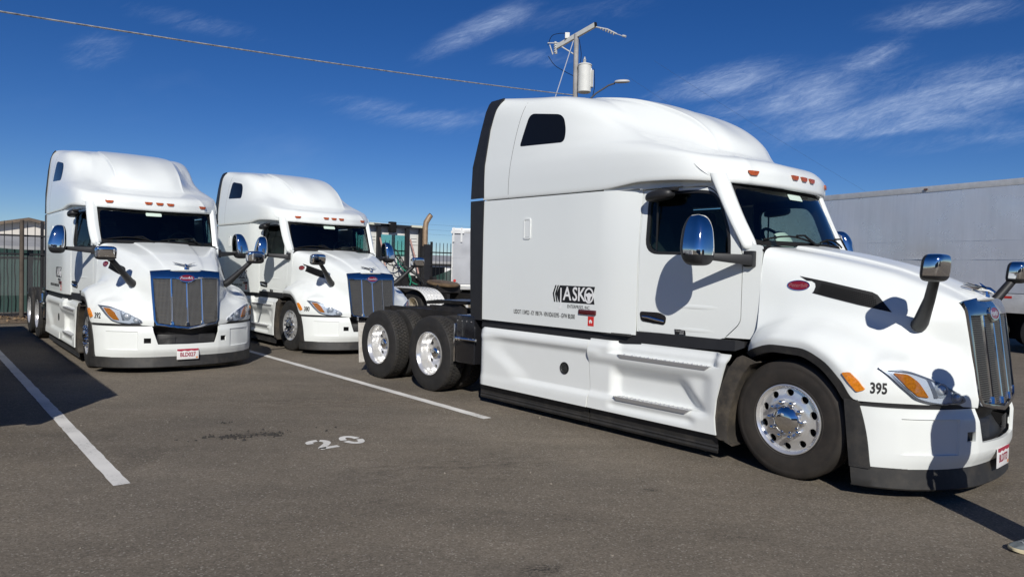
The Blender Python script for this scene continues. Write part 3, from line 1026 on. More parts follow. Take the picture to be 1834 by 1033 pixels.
    V, F = D.reshape(-1, 3), grid_faces(*D.shape[:2])
    hood_bvh = bvh_of(V, F)
    V, F = shell(V, F, .014)
    hood = mk('hood', V, F, WHITE, root, angle=40)
    # dark inner structure so no light leaks through
    mb = MB()
    mb.box((-.40, -.52, .62), (.98, .52, 1.40))
    mb.build('engine_light_block', MATTBLK, root, smooth=False)
    for s in (-1, 1):
        V, F = [], []
        for i in range(15):
            a = R(-25 + 215 * i / 14)
            for y in (1.085, .55):
                V.append((-.02 + .585 * math.cos(a), s * y, .49 + .575 * math.sin(a)))
        mk('wheel_well', V, grid_faces(15, 2), MATTBLK, root)
        # rubber lip round the arch
        A = D[0] if s < 0 else D[-1]
        n = int(len(A) * 6.15 / 9)
        V = []
        for k in range(n):
            p = A[k]
            c = Vector((0, 0, .49))
            d = Vector((p[0], 0, p[2] - .49)).normalized()
            for r_, y in ((.010, 1.194), (-.055, 1.184), (-.058, 1.12), (.0, 1.12)):
                V.append((p[0] + d.x * r_, s * (abs(p[1]) - 1.18 + y), p[2] + d.z * r_))
        F = grid_faces(n, 4)
        F += [(i * 4 + 3, i * 4, i * 4 + 4, i * 4 + 7) for i in range(n - 1)]
        mk('arch_trim', V, F, DUSTY, root, angle=40)
        # black corner piece that carries the arch down to the air dam
        W = []
        zz = np.linspace(.742, .232, 14)
        for z in zz:
            q = (.742 - z) / .51
            xr, xf = .435 + .055 * q, .528 + .095 * q**.8 + .012 * math.sin(math.pi * q)
            for k in range(9):
                x = lerp(xr, xf, k / 8)
                y = float(np.interp(x, _PX[::-1], _PY[::-1])) if x > .52 else 1.165 + (.52 - x) * .16
                W.append((x + .003, s * (y + .011), z))
            W.append((xf + .006, s * (y - .02), z))
        W, F = shell(W, grid_faces(14, 10) if s > 0 else [f[::-1] for f in grid_faces(14, 10)], .008)
        mk('arch_corner', W, F, DUSTY, root, angle=40)
        # mudguard behind the steer wheel
        V = []
        prof = [(-.40, .965, .955), (-.455, .94, 0), (-.53, .84, 0), (-.59, .70, 0), (-.63, .55, 0), (-.655, .40, 0), (-.66, .28, 0), (-.64, .215, 0), (-.60, .20, 0)]
        for x, z, _ in prof:
            V += [(x - .035, s * 1.168, z + .01), (x + .015, s * 1.18, z), (x + .085, s * 1.165, z - .03), (x + .095, s * .75, z - .03)]
        mk('mudguard', *shell(V, grid_faces(len(prof), 4), .01), MUDG, root, angle=40)
        # side vent
        u = Vector((.965, 0, -.262)).normalized()
        if s > 0:
            u = -u
        org = Vector((.25, s * .95, 1.565))

        def vp(x, z):
            a = (x - .25) * (1 if s < 0 else -1)
            return (a, z - 1.565)
        vpoly = [(-.115, 1.672), (.09, 1.632), (.43, 1.556), (.47, 1.535), (.585, 1.402), (.36, 1.447), (.13, 1.50), (.0, 1.532), (.012, 1.55), (.02, 1.585), (.012, 1.614), (-.015, 1.632), (-.055, 1.634)]
        V2, F2 = poly_mesh([vp(*p) for p in vpoly], [], .08)
        uu = (1, 0, 0) if s < 0 else (-1, 0, 0)
        nrm_tilt = Vector((0, 0, 1))
        hv = decal('hood_vent', V2, F2, org, uu, nrm_tilt, hood_bvh, .003, mat('vent_black', (.008, .008, .0085), .6, spec=.3), root, .003)
        # honeycomb pattern of the vent
        mb = MB()
        cells = 0
        P0, P1 = Vector((.055, 0, 1.572)), Vector((.48, 0, 1.475))
        for i in range(30):
            for j in range(7):
                t = (i + .5 * (j % 2)) / 29.5
                w = (j - 3) / 3
                c = P0.lerp(P1, min(t, 1)) + Vector((.018 * w * .5, 0, .036 * w))
                if c.x > .44 + (1 - w) * .035:
                    continue
                pr = [c + Vector((.0062 * math.cos(k * math.pi / 3), 0, .0047 * math.sin(k * math.pi / 3))) for k in range(6)]
                qs = [project(hood_bvh, Vector((p.x, s * 1.0, p.z)), (0, -s, 0), .0036) for p in pr]
                mb.add(qs, [tuple(range(6))])
        mb.build('vent_cells', mat('vent_hole_black', (.002, .002, .002), .9, spec=.1), hv, smooth=False, stuff=True)
        # side badge
        V2, F2 = poly_mesh(ellipse(0, 0, .086, .040, 32), [], .06)
        cpt = (-.115, s * .95, 1.592)
        decal('badge_rim', *poly_mesh(ellipse(0, 0, .091, .0445, 32), [ellipse(0, 0, .084, .0385, 32)], .06), cpt, uu, (0, 0, 1), hood_bvh, .005, CHROME, root, .005)
        bd = decal('side_badge', V2, F2, cpt, uu, (0, 0, 1), hood_bvh, .003, REDB, root, .003)
        Vt, Ft = text2d('Peterbilt', .047, .92, .0)
        Vt = [(a + .22 * b, b) for a, b in Vt]
        decal('badge_script', Vt, Ft, cpt, uu, (0, 0, 1), hood_bvh, .0042, mat('dim_script', (.28, .11, .11), .35), bd, .001)
        # side marker lamp behind the arch
        V2, F2 = poly_mesh(rpoly([(.415, .938), (.465, .945), (.53, .885), (.578, .825), (.525, .802), (.47, .865)], .012, 3), [], .05)
        V2 = [((a - .5) * (1 if s < 0 else -1), b - .87) for a, b in V2]
        F2 = F2 if s < 0 else [f[::-1] for f in F2]
        decal('side_marker_lamp', V2, F2, (.5, s * 1.25, .87), uu, (0, 0, 1), hood_bvh, .012, AMBER, root, .012)
        headlight(root, hood_bvh, s)

    # ---- grille
    go = [(-.495, 1.512), (-.25, 1.532), (0, 1.545), (.25, 1.532), (.495, 1.512), (.49, 1.30), (.465, .78), (.43, .715), (.20, .675), (0, .645), (-.20, .675), (-.43, .715), (-.465, .78), (-.49, 1.30)]
    gi = [(-.462, 1.402), (-.17, 1.402), (-.11, 1.39), (-.07, 1.355), (-.03, 1.338), (.03, 1.338), (.07, 1.355), (.11, 1.39), (.17, 1.402), (.462, 1.402), (.438, .79), (.408, .738), (.2, .705), (0, .676), (-.2, .705), (-.408, .738), (-.438, .79)]
    V, F = poly_mesh(go, [gi], .08)
    V3 = [gx(a, b, .014) for a, b in V]
    gs = mk('grille_surround', *shell(V3, F, .05), mat('frame_chrome', (.58, .58, .585), .07, 1.0, bump=.0003, bscale=12), root, angle=35)
    bevel(gs, .008, 2, 50)
    for y in (-.215, 0, .215):
        mb = MB()
        zt = 1.40 if y else 1.335
        zb = .70 - .0 if y == 0 else .715
        P = []
        for k in range(9):
            z = lerp(zb, zt, k / 8)
            P.append([gx(y - .013, z, -.01), gx(y - .010, z, .006), gx(y, z, .011), gx(y + .010, z, .006), gx(y + .013, z, -.01)])
        for k in range(8):
            a, b = P[k], P[k + 1]
            mb.add(a + b, [(j, j + 1, 6 + j, 5 + j) for j in range(4)])
        mb.build('grille_bar', CHROME, root, angle=40)
        mb = MB()
        c = Vector(gx(y, zb + .02, .016))
        mb.hexa([c + Vector((-.03, -.028, -.02)), c + Vector((.006, -.024, -.018)), c + Vector((.006, .024, -.018)), c + Vector((-.03, .028, -.02))],
                [c + Vector((-.03, -.016, .035)), c + Vector((.0, -.012, .03)), c + Vector((.0, .012, .03)), c + Vector((-.03, .016, .035))])
        mb.build('bar_foot', CHROME, root, angle=30)
    mb = MB()
    zs = np.arange(.70, 1.405, .0165)
    for z in zs:
        hw = np.interp(z, [.70, .745, .79, 1.402], [.1, .405, .435, .46])
        ys = np.linspace(-hw, hw, 9)
        for a, b in zip(ys[:-1], ys[1:]):
            p, q = Vector(gx(a, z, -.002)), Vector(gx(b, z, -.002))
            mb.add([p, q, q + Vector((0, 0, .0048)), p + Vector((0, 0, .0048))], [(0, 1, 2, 3)])
    for y in np.arange(-.455, .46, .0175):
        zb = np.interp(abs(y), [0, .2, .385, .44], [.69, .715, .748, 1.0])
        zl = np.linspace(zb, 1.40, 6)
        for a, b in zip(zl[:-1], zl[1:]):
            p, q = Vector(gx(y, a, .002)), Vector(gx(y, b, .002))
            mb.add([p, p + Vector((0, .0045, 0)), q + Vector((0, .0045, 0)), q], [(0, 1, 2, 3)])
    mb.build('grille_mesh', mat('grille_wire', (.30, .29, .265), .42, .7), root, smooth=False, stuff=True)
    mb = MB()
    P = [gx(y, z, -.055) for z in (.70, 1.0, 1.40) for y in (-.44, -.2, 0, .2, .44)]
    mb.add(P, grid_faces(3, 5))
    mb.build('radiator', mat('radiator_dark', (.020, .019, .018), .6, var=.4, vscale=10), root, smooth=False)
    mb = MB()
    for k in range(11):
        z = .80 + k * .053
        mb.add([gx(-.40, z, -.045), gx(.40, z, -.045), gx(.40, z + .008, -.045), gx(-.40, z + .008, -.045)], [(0, 1, 2, 3)])
    mb.build('cooler_tubes', mat('cooler_tube', (.10, .085, .05), .5, .5), root, smooth=False)
    # badge on the grille
    def bmap(o):
        return lambda a, b: (gx(a, 1.413 + b)[0] + .014 + o, a, 1.413 + b)
    panel('badge_rim', ellipse(0, 0, .118, .056, 32), [ellipse(0, 0, .107, .046, 32)], bmap(.014), .014, CHROME, root)
    bd = panel('front_badge', ellipse(0, 0, .107, .046, 32), [], bmap(.010), .010, REDB, root)
    Vt, Ft = text2d('Peterbilt', .058, .9, .0012)
    f = bmap(.0112)
    mk('badge_script', [f(a + .22 * b, b) for a, b in Vt], Ft, mat('script_silver', (.75, .72, .72), .25, .6), bd, smooth=False)
    # bird ornament
    mb = MB()
    mb.tube([(1.10, 0, 1.575), (1.06, 0, 1.60), (1.0, 0, 1.607), (.93, 0, 1.60)], [.012, .020, .022, .008], 8)
    mb.tube([(1.04, 0, 1.60), (1.04, 0, 1.54)], [.014, .026], 8)
    for s in (-1, 1):
        for k, (dx, dz, ln) in enumerate(((0, .012, .155), (-.028, .004, .135), (-.05, -.006, .11))):
            r0 = Vector((1.045 + dx, s * .012, 1.603 + dz * .4))
            tip = r0 + Vector((-.095, s * ln, .030 + dz))
            w = Vector((-.030, 0, .0))
            mb.hexa([r0 + Vector((0, 0, -.005)), r0 + w + Vector((0, 0, -.005)), r0 + w + Vector((0, 0, .005)), r0 + Vector((0, 0, .005))],
                    [tip + Vector((0, 0, -.002)), tip + w * .4 + Vector((0, 0, -.002)), tip + w * .4 + Vector((0, 0, .002)), tip + Vector((0, 0, .002))])
    mb.build('bird_ornament', CHROME, root, angle=40)

    # ---- bumper
    ys = sorted(set([0, .1, .2, .3, .36, .405, .42, .44, .46, .478, .495, .54, .585, .63, .655, .66, .70, .75, .80, .84, .88, .92, .96, .99, 1.02, 1.05, 1.08, 1.11, 1.13, 1.15, 1.165]))
    ys = [-y for y in ys[::-1]] + ys[1:]
    zr = [.235, .245, .28, .32, .355, .36, .40, .45, .49, .525, .56, .60, .62, .625, .65, .68, .693, .698]

    def ztop(y):
        a = abs(y)
        return float(np.interp(a, [0, .405, .46, .475, 2], [.425, .43, .60, .698, .698]))
    V = []
    for z in zr:
        for y in ys:
            zz = min(z, ztop(y))
            a = abs(y)
            x = planx(y)
            k = (x - .52) / .7
            x += -.030 * float(smooth(.60, .70, zz)) * k - .045 * float(smooth(.36, .235, zz)) * k - .012 * float(smooth(.27, .235, zz))
            if zz >= .36 and zz <= .62 and .66 <= a <= .99 and zz < ztop(y):
                x -= .016
            V.append((x, y, zz))
    F = []
    nc = len(ys)
    for f in grid_faces(len(zr), nc):
        c = np.mean([V[i] for i in f], axis=0)
        if .495 < abs(c[1]) < .585 and .45 < c[2] < .525:
            continue
        if len({tuple(np.round(V[i], 5)) for i in f}) < 3:
            continue
        F.append(f)
    bmp_bvh = bvh_of(V, F)
    mk('bumper', *shell(V, F, .025), WHITE, root, angle=30)
    # black filler strip above, air dam below, centre intake, tow pockets
    V = []
    for z, i in ((.69, .035), (.705, .022), (.733, .022), (.74, .04)):
        for y in ys:
            V.append((planx(y) - i - .01 * abs(y), y * .994, z - (.045 * float(smooth(.47, 0, abs(y))))))
    mk('bumper_strip', *shell(V, grid_faces(4, nc), .02), BLACK, root)
    V = []
    for z, i in ((.245, .03), (.23, .028), (.15, .02), (.105, .012), (.10, .02)):
        for y in ys:
            k = (planx(y) - .52) / .7
            V.append((planx(y) - i - (.045 - .02 * float(smooth(.25, .1, z))) * k, y * .992, z))
    mk('air_dam', *shell(V, grid_faces(5, nc), .02), DUSTY, root)
    mb = MB()
    G = []
    for z, i in ((.40, .07), (.47, .08), (.56, .14), (.66, .10), (.685, .075)):
        G.append([(planx(y) - i - (.05 if abs(y) > .25 and .43 < z < .6 else 0), y, z) for y in np.linspace(-.50, .50, 17)])
    D2 = surf(np.array(G), 2, 1)
    mk('intake', *shell(D2.reshape(-1, 3), grid_faces(*D2.shape[:2]), .02), BLACK, root, angle=40)
    for s in (-1, 1):
        mb = MB()
        for k in range(9):
            z = .445 + k * .014
            mb.add([(planx(.2) - .050, s * .17, z), (planx(.4) - .050, s * .41, z), (planx(.4) - .050, s * .41, z + .005), (planx(.2) - .050, s * .17, z + .005)], [(0, 1, 2, 3)])
        for k in range(15):
            y = .175 + k * .016
            mb.add([(planx(y) - .048, s * y, .44), (planx(y) - .048, s * (y + .004), .44), (planx(y) - .048, s * (y + .004), .565), (planx(y) - .048, s * y, .565)], [(0, 1, 2, 3)])
        mb.build('intake_mesh', mat('intake_wire', (.05, .05, .05), .5), root, smooth=False, stuff=True)
        mb = MB()
        mb.box((.93, s * .485, .44), (1.08, s * .60, .535))
        mb.build('tow_pocket', MATTBLK, root, smooth=False)
    # licence plate
    mb = MB()
    mb.box((1.196, -.155, .196), (1.203, .155, .351))
    pl = bevel(mb.build('licence_plate', PLATE, root), .003)
    mb = MB()
    X = 1.2043
    mb.add([(X, -.152, .353), (X, .152, .353), (X, .152, .325), (X, .09, .318), (X, .05, .328), (X, .0, .315), (X, -.05, .329), (X, -.09, .316), (X, -.152, .327)], [tuple(range(9))])
    mb.build('plate_band', PLATER, pl, smooth=False)
    mb = MB()
    mb.add([(X, .115, .207), (X, .143, .207), (X, .143, .232), (X, .115, .232)], [(0, 1, 2, 3)])
    mb.build('plate_tab', mat('orange_tab', (.65, .22, .05), .5), pl, smooth=False)
    # white tank at right of picture: wheels and chassis follow
    chassis(root)
    skirts(root)
    return root, dict(hood=hood_bvh, plate=pl)


def fleet_number(root, bvh, num):
    Vt, Ft = text2d(num, .112, .72, .0035)
    for s in (-1, 1):
        u = Vector((.86, -s * -.51 * -1, 0))
        u = Vector((.86, .51, 0)) if s < 0 else Vector((-.86, .51, 0))
        o = decal('fleet_number', Vt, Ft, (.665, s * 1.115, .838), u, (0, 0, 1), bvh, .003, PRINT, root, .001)


def plate_text(pl, body):
    Vt, Ft = text2d(body, .086, .78, .0025)
    mk('plate_number', [(1.2045, a, b + .265) for a, b in Vt], Ft, mat('plate_ink', (.30, .02, .05), .5), pl, smooth=False)


def logo(root, bvh):
    for s in (-1, 1):
        g = 1 if s < 0 else -1
        u = (g, 0, 0)
        org = (-2.43, s * 1.3, 1.415)

        def dc(nm, V, F, off, m, par):
            return decal(nm, V, F, org, u, (0, 0, 1), bvh, off, m, par, .0008)
        W, H = .285, .092
        bx = dc('company_logo', *poly_mesh([(-.225, H), (W, H), (W - .022, 0), (W, -H), (-.235, -H), (-.275, 0)], [], .2), .0015, PRINT, root)
        for k in (0, 1):
            a = -.262 - .036 * k
            dc('logo_chevron', *poly_mesh([(a + .003, H), (a + .024, H), (a - .012, 0), (a + .010, -H), (a - .010, -H), (a - .034, 0)]), .0015, PRINT, bx)
        Vt, Ft = text2d('J', .205, .8, .0)
        dc('logo_letter', [(a - .205, b - .035) for a, b in text2d('J', .25, .55, .004)[0]], text2d('J', .25, .55, .004)[1], .003, WPRINT, bx)
        for ch, x in (('A', -.11), ('S', .003), ('K', .098)):
            Vt, Ft = text2d(ch, .205, .86 if ch != 'S' else .8, .003)
            dc('logo_letter', [(a + x, b - .002) for a, b in Vt], Ft, .003, WPRINT, bx)
        cx = .205
        dc('logo_wheel', *poly_mesh(ellipse(cx, -.002, .066, .083, 32), [ellipse(cx, -.002, .048, .064, 32)], .1), .003, WPRINT, bx)
        dc('logo_spokes', *poly_mesh([(cx - .05, .02), (cx - .02, .018), (cx, .03), (cx + .02, .018), (cx + .05, .02), (cx + .05, -.002), (cx + .024, -.02), (cx + .015, -.068), (cx - .015, -.068), (cx - .024, -.02), (cx - .05, -.002)]), .003, WPRINT, bx)
        Vt, Ft = text2d('ENTERPRISES, INC.', .052, .78, .0)
        dc('logo_line', [(a + .06, b - .133) for a, b in Vt], Ft, .0018, PRINT, bx)
        Vt, Ft = text2d('USDOT 1134923 - KY 198174 - VIN RD610395 - GVW 80,000', .070, .52, .001, 'LEFT')
        wd = max(a for a, b in Vt)
        k = .98 / wd
        decal('usdot_line', [(a * k if s < 0 else a * k - .98, b) for a, b in Vt], Ft, (-3.40, s * 1.3, 1.175), u, (0, 0, 1), bvh, .0018, PRINT, root, .0008)
        rs = decal('red_label', *poly_mesh([(-.042, .05), (.042, .05), (.042, -.05), (-.042, -.05)]), (-2.19, s * 1.3, 1.145), u, (0, 0, 1), bvh, .0018, REDP, root, .0008)
        decal('label_mark', *poly_mesh([(-.025, .0), (-.005, .02), (.02, .0), (.012, -.025), (-.004, -.004), (-.012, -.028)]), (-2.19, s * 1.3, 1.145), u, (0, 0, 1), bvh, .003, WPRINT, rs, .0008)


def headlight(root, bvh, s):
    def hp(y, z, off):
        q = bvh.ray_cast(Vector((3, s * abs(y), z)), Vector((-1, 0, 0)), 5)
        h, n = q[0], q[1]
        if n.x < 0:
            n = -n
        return h + (Vector((.55, s * .8, .1)).normalized()) * off
    out = rpoly([(1.085, 1.0), (.96, .985), (.78, .905), (.60, .79), (.585, .755), (.635, .735), (.70, .742), (.735, .728), (.87, .748), (.95, .78), (1.02, .87)], [.012, .04, .05, .03, .015, .02, .02, .02, .05, .03, .04], 4)

    def hmap(o):
        return lambda a, b: tuple(hp(a, b, o))

    def sheet(nm, poly, o, t, m, par, hole=()):
        V, F = poly_mesh(poly, hole, .045)
        V3 = [hp(a, b, o) for a, b in V]
        V3, F3 = shell(V3, F if s > 0 else [f[::-1] for f in F], t)
        return mk(nm, V3, F3, m, par, True, 40)

    def inset(poly, k):
        c = Vector((sum(p[0] for p in poly) / len(poly), sum(p[1] for p in poly) / len(poly)))
        return [tuple(c + (Vector(p) - c) * k) for p in poly]
    hl = sheet('headlight', out, .006, .02, REFLEC, root)
    sheet('lamp_bezel', out, .022, .018, mat('dark_chrome', (.30, .32, .36), .3, .5), hl, [inset(out, .90)])
    amb = [(1.035, .962), (.965, .955), (.915, .90), (.862, .785), (.93, .795), (.985, .86)]
    sheet('turn_lens', rpoly(amb, .012, 3), .017, .01, AMBER, hl)
    sheet('lamp_fin', [(.855, .93), (.835, .925), (.80, .785), (.825, .785)], .018, .012, mat('dark_chrome', (.30, .32, .36), .3, .5), hl)
    for y, z, r in ((.775, .84, .042), (.665, .785, .032)):
        V, F = [], []
        c = hp(y, z, .014)
        ax = Vector((.8, s * .6, 0)).normalized()
        e1 = Vector((-ax.y, ax.x, 0))
        for i, (rr, d) in enumerate(((r * 1.35, -.01), (r * 1.3, .006), (r * 1.08, .007), (r, .0), (r * .8, .010), (r * .45, .016), (.0005, .018))):
            for k in range(20):
                a = 2 * math.pi * k / 20
                V.append(c + ax * d + e1 * rr * math.cos(a) + Vector((0, 0, rr * math.sin(a))))
        mk('lamp_projector', V, grid_faces(7, 20, 0, True), mat('projector_lens', (.55, .58, .62), .08, .2, coat=.8), hl, angle=30)
    sheet('lamp_cover', inset(out, .985), .030, .002, LENS, hl)


def skirts(root):
    """white chassis fairings, steps, black lower skirts, belt trim"""
    def pocket(x, z, x0, x1, z0, z1, ex, ez):
        return float(smooth(x0, x0 + ex, x) * smooth(x1, x1 - ex, x) * smooth(z0, z0 + ez, z) * smooth(z1, z1 - ez, z))

    def y_rear(x, z):
        d = 1.20
        d -= .036 * float(smooth(-3.98 + (1 - smooth(.40, .75, z)) * .50, -3.55 + (1 - smooth(.40, .75, z)) * .45, x)) * float(smooth(.88, .80, z) * smooth(.36, .42, z))
        d += .009 * float(smooth(.90, .84, z) * smooth(.78, .83, z))
        d -= .03 * float(smooth(.90, .955, z))
        d -= .05 * float(smooth(-3.95, -4.05, x))
        d += .010 * float(smooth(.40, .30, z))
        return d

    def y_front(x, z):
        d = 1.20
        d -= .062 * float(smooth(.836, .850, z)) * float(smooth(-1.95, -1.80, x) * smooth(-.66, -.74, x))
        d -= .03 * float(smooth(.90, .955, z))
        d += .009 * float(smooth(.90, .84, z) * smooth(.78, .83, z)) * float(smooth(-2.0, -2.15, x))
        d -= .032 * float(smooth(.80, .70, z) * smooth(.36, .44, z)) * (1 - float(smooth(-.85, -.68, x)))
        # lower step pocket
        xr = -1.02 + .16 * float(smooth(.66, .42, z))
        d -= .074 * float(smooth(-1.94, -1.82, x) * smooth(xr + .09, xr - .11, x)) * float(smooth(.410, .426, z) * smooth(.74, .60, z))
        d -= .03 * float(smooth(.40, .30, z) * smooth(-1.95, -1.85, x) * smooth(-.86, -.98, x)) * float(smooth(.27, .33, z))
        return d

    def xfront(z):
        return float(np.interp(z, [.24, .30, .40, .55, .65, .79, .88, .95], [-.662, -.672, -.685, -.672, -.648, -.615, -.59, -.56]))
    for s in (-1, 1):
        zs = sorted(set(list(np.linspace(.245, .95, 42)) + [.412, .416, .42, .424, .838, .842, .848]))
        xs = np.linspace(-4.035, -2.2115, 44)
        V = [(x + .012 * math.sin(9 * (z - .25)) * float(smooth(-2.5, -2.22, x)), s * y_rear(x, z), z + .0) for z in zs for x in xs]
        mk('side_skirt', *shell(V, grid_faces(len(zs), len(xs)), .02), WHITE2, root, angle=35)
        V = []
        tt = np.linspace(0, 1, 64)
        for z in zs[:-1] + [.96, .968]:
            for t in tt:
                x = lerp(-2.202 + .012 * math.sin(9 * (z - .25)), xfront(z), t)
                V.append((x, s * y_front(x, z), z))
        sk = mk('side_skirt', *shell(V, grid_faces(len(zs) + 1, len(tt)), .02), WHITE2, root, angle=35)
        for nm, x0, x1, z, yb in (('u', -1.80, -.74, .843, 1.13), ('l', -1.84, -.94, .418, 1.10)):
            mb = MB()
            mb.hexa([(x0 + .03, s * yb, z - .038), (x1 - .05, s * yb, z - .038), (x1 - .05, s * 1.207, z - .036), (x0 + .03, s * 1.207, z - .036)],
                    [(x0, s * yb, z), (x1, s * yb, z), (x1, s * 1.215, z), (x0, s * 1.215, z)])
            st = mb.build('step', ALUD, sk, smooth=False)
            mb = MB()
            nx = int((x1 - x0) / .05)
            for i in range(nx):
                for j in range(3):
                    cx_ = x0 + .03 + i * .05 + (.025 if j % 2 else 0)
                    if cx_ > x1 - .03:
                        continue
                    cy_ = 1.2 - j * .032
                    a = R(45 if (i + j) % 2 else -45)
                    L, Wd = Vector((math.cos(a) * .019, math.sin(a) * .019, 0)), Vector((-math.sin(a) * .006, math.cos(a) * .006, 0))
                    c = Vector((cx_, s * cy_, z))
                    mb.add([c + L, c + Wd, c - L, c - Wd, c + Vector((0, 0, .006))], [(0, 1, 4), (1, 2, 4), (2, 3, 4), (3, 0, 4)])
            mb.build('step_tread', ALU, st.parent, smooth=False, stuff=True)
        # fuel filler
        V, F = lathe([(0.0, .001), (0.0, .050), (-.006, .056), (-.006, .067), (.02, .068)], 28)
        V = [(-2.578 + x, s * (1.158 + (.006 - o)), .606 + z) for x, o, z in V]
        mk('fuel_cap', V, F, BLACK, root, angle=30)
        # lower rubber skirts
        for xa, xb in ((-4.05, -2.225), (-2.21, -.675)):
            rows = [(.255, 1.15), (.24, 1.135), (.135, 1.12), (.125, 1.128), (.115, 1.12), (.098, 1.122), (.09, 1.13), (.075, 1.122)]
            V = [(x, s * y, z + (.0)) for z, y in rows for x in np.linspace(xa, xb, 6)]
            mk('lower_skirt', *shell(V, grid_faces(len(rows), 6), .012), DUSTY, root, angle=20)
        # belt trim under the cab
        pts = [(-4.03, 1.16, .94, 1.045), (-3.0, 1.158, .94, 1.045), (-2.2, 1.155, .935, 1.047), (-1.66, 1.115, .955, 1.082), (-1.2, 1.075, .968, 1.082), (-.8, 1.02, .978, 1.078), (-.62, 1.0, .985, 1.08), (-.545, .97, 1.02, 1.07)]
        mb = MB()
        for (x0, y0, a0, b0), (x1, y1, a1, b1) in zip(pts[:-1], pts[1:]):
            mb.hexa([(x0, s * y0, a0), (x1, s * y1, a1), (x1, s * (y1 - .06), a1), (x0, s * (y0 - .06), a0)],
                    [(x0, s * (y0 - .006), b0), (x1, s * (y1 - .006), b1), (x1, s * (y1 - .06), b1), (x0, s * (y0 - .06), b0)])
        mb.build('belt_trim', BLACK, root, angle=40)
        # black strip added inside so the gap over the skirt reads as shade
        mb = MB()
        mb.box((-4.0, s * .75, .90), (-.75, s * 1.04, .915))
        mb.build('skirt_gap_shade', MATTBLK, root, smooth=False)
        # panel ahead of the drive wheels with chrome edge and rod
        mb = MB()
        mb.box((-4.50, s * .95, .46), (-4.12, s * 1.205, 1.07))
        q = bevel(mb.build('quarter_panel', GLOSSBLK, root), .015)
        mb = MB()
        mb.box((-4.535, s * 1.12, .46), (-4.505, s * 1.215, .95))
        bevel(mb.build('chrome_edge', CHROME, q), .006)
        mb = MB()
        mb.tube([(-4.47, s * 1.235, .77), (-4.05, s * 1.235, .775)], .016, 10)
        mb.build('mount_rod', CHROME, q)
        for x in (-4.44, -4.385):
            V, F = superell(x, s * 1.235, .77, .024, .024, .03, 1, 1, 12, 8)
            mk('rod_nut', V, F, CHROME, q)
        mb = MB()
        for k in range(4):
            mb.box((-4.47 + k * .095, s * 1.2055, .99), (-4.458 + k * .095, s * 1.212, 1.002))
        mb.build('panel_bolts', ALU, q)


def rim_disc(o_face, r0, r1, nh, ra, rb, rc):
    """annular disc with nh elliptical hand holes between radius r0 and r1"""
    mb = MB()
    N = 24
    sec = 2 * math.pi / nh
    for h in range(nh):
        th0 = h * sec
        o_, i_ = [], []
        hx, hy = sec / 2, (r1 - r0) / 2
        q = N // 4
        rect = ([(1, -1 + 2 * k / q) for k in range(q)] + [(1 - 2 * k / q, 1) for k in range(q)]
                + [(-1, 1 - 2 * k / q) for k in range(q)] + [(-1 + 2 * k / q, -1) for k in range(q)])
        for ex, ey in rect:
            a = math.atan2(ey, ex)
            o_.append((th0 + ex * hx, (r0 + r1) / 2 + ey * hy))
            i_.append((th0 + math.cos(a) * ra / rc, rc + math.sin(a) * rb))

        def p3(t, r, d=0):
            return (r * math.sin(t), o_face(r) - d, r * math.cos(t))
        V = [p3(*q) for q in o_] + [p3(*q) for q in i_] + [p3(q[0], q[1], .025) for q in i_]
        F = [(k, (k + 1) % N, N + (k + 1) % N, N + k) for k in range(N)] + [(N + k, N + (k + 1) % N, 2 * N + (k + 1) % N, 2 * N + k) for k in range(N)]
        mb.add(V, F)
    return mb


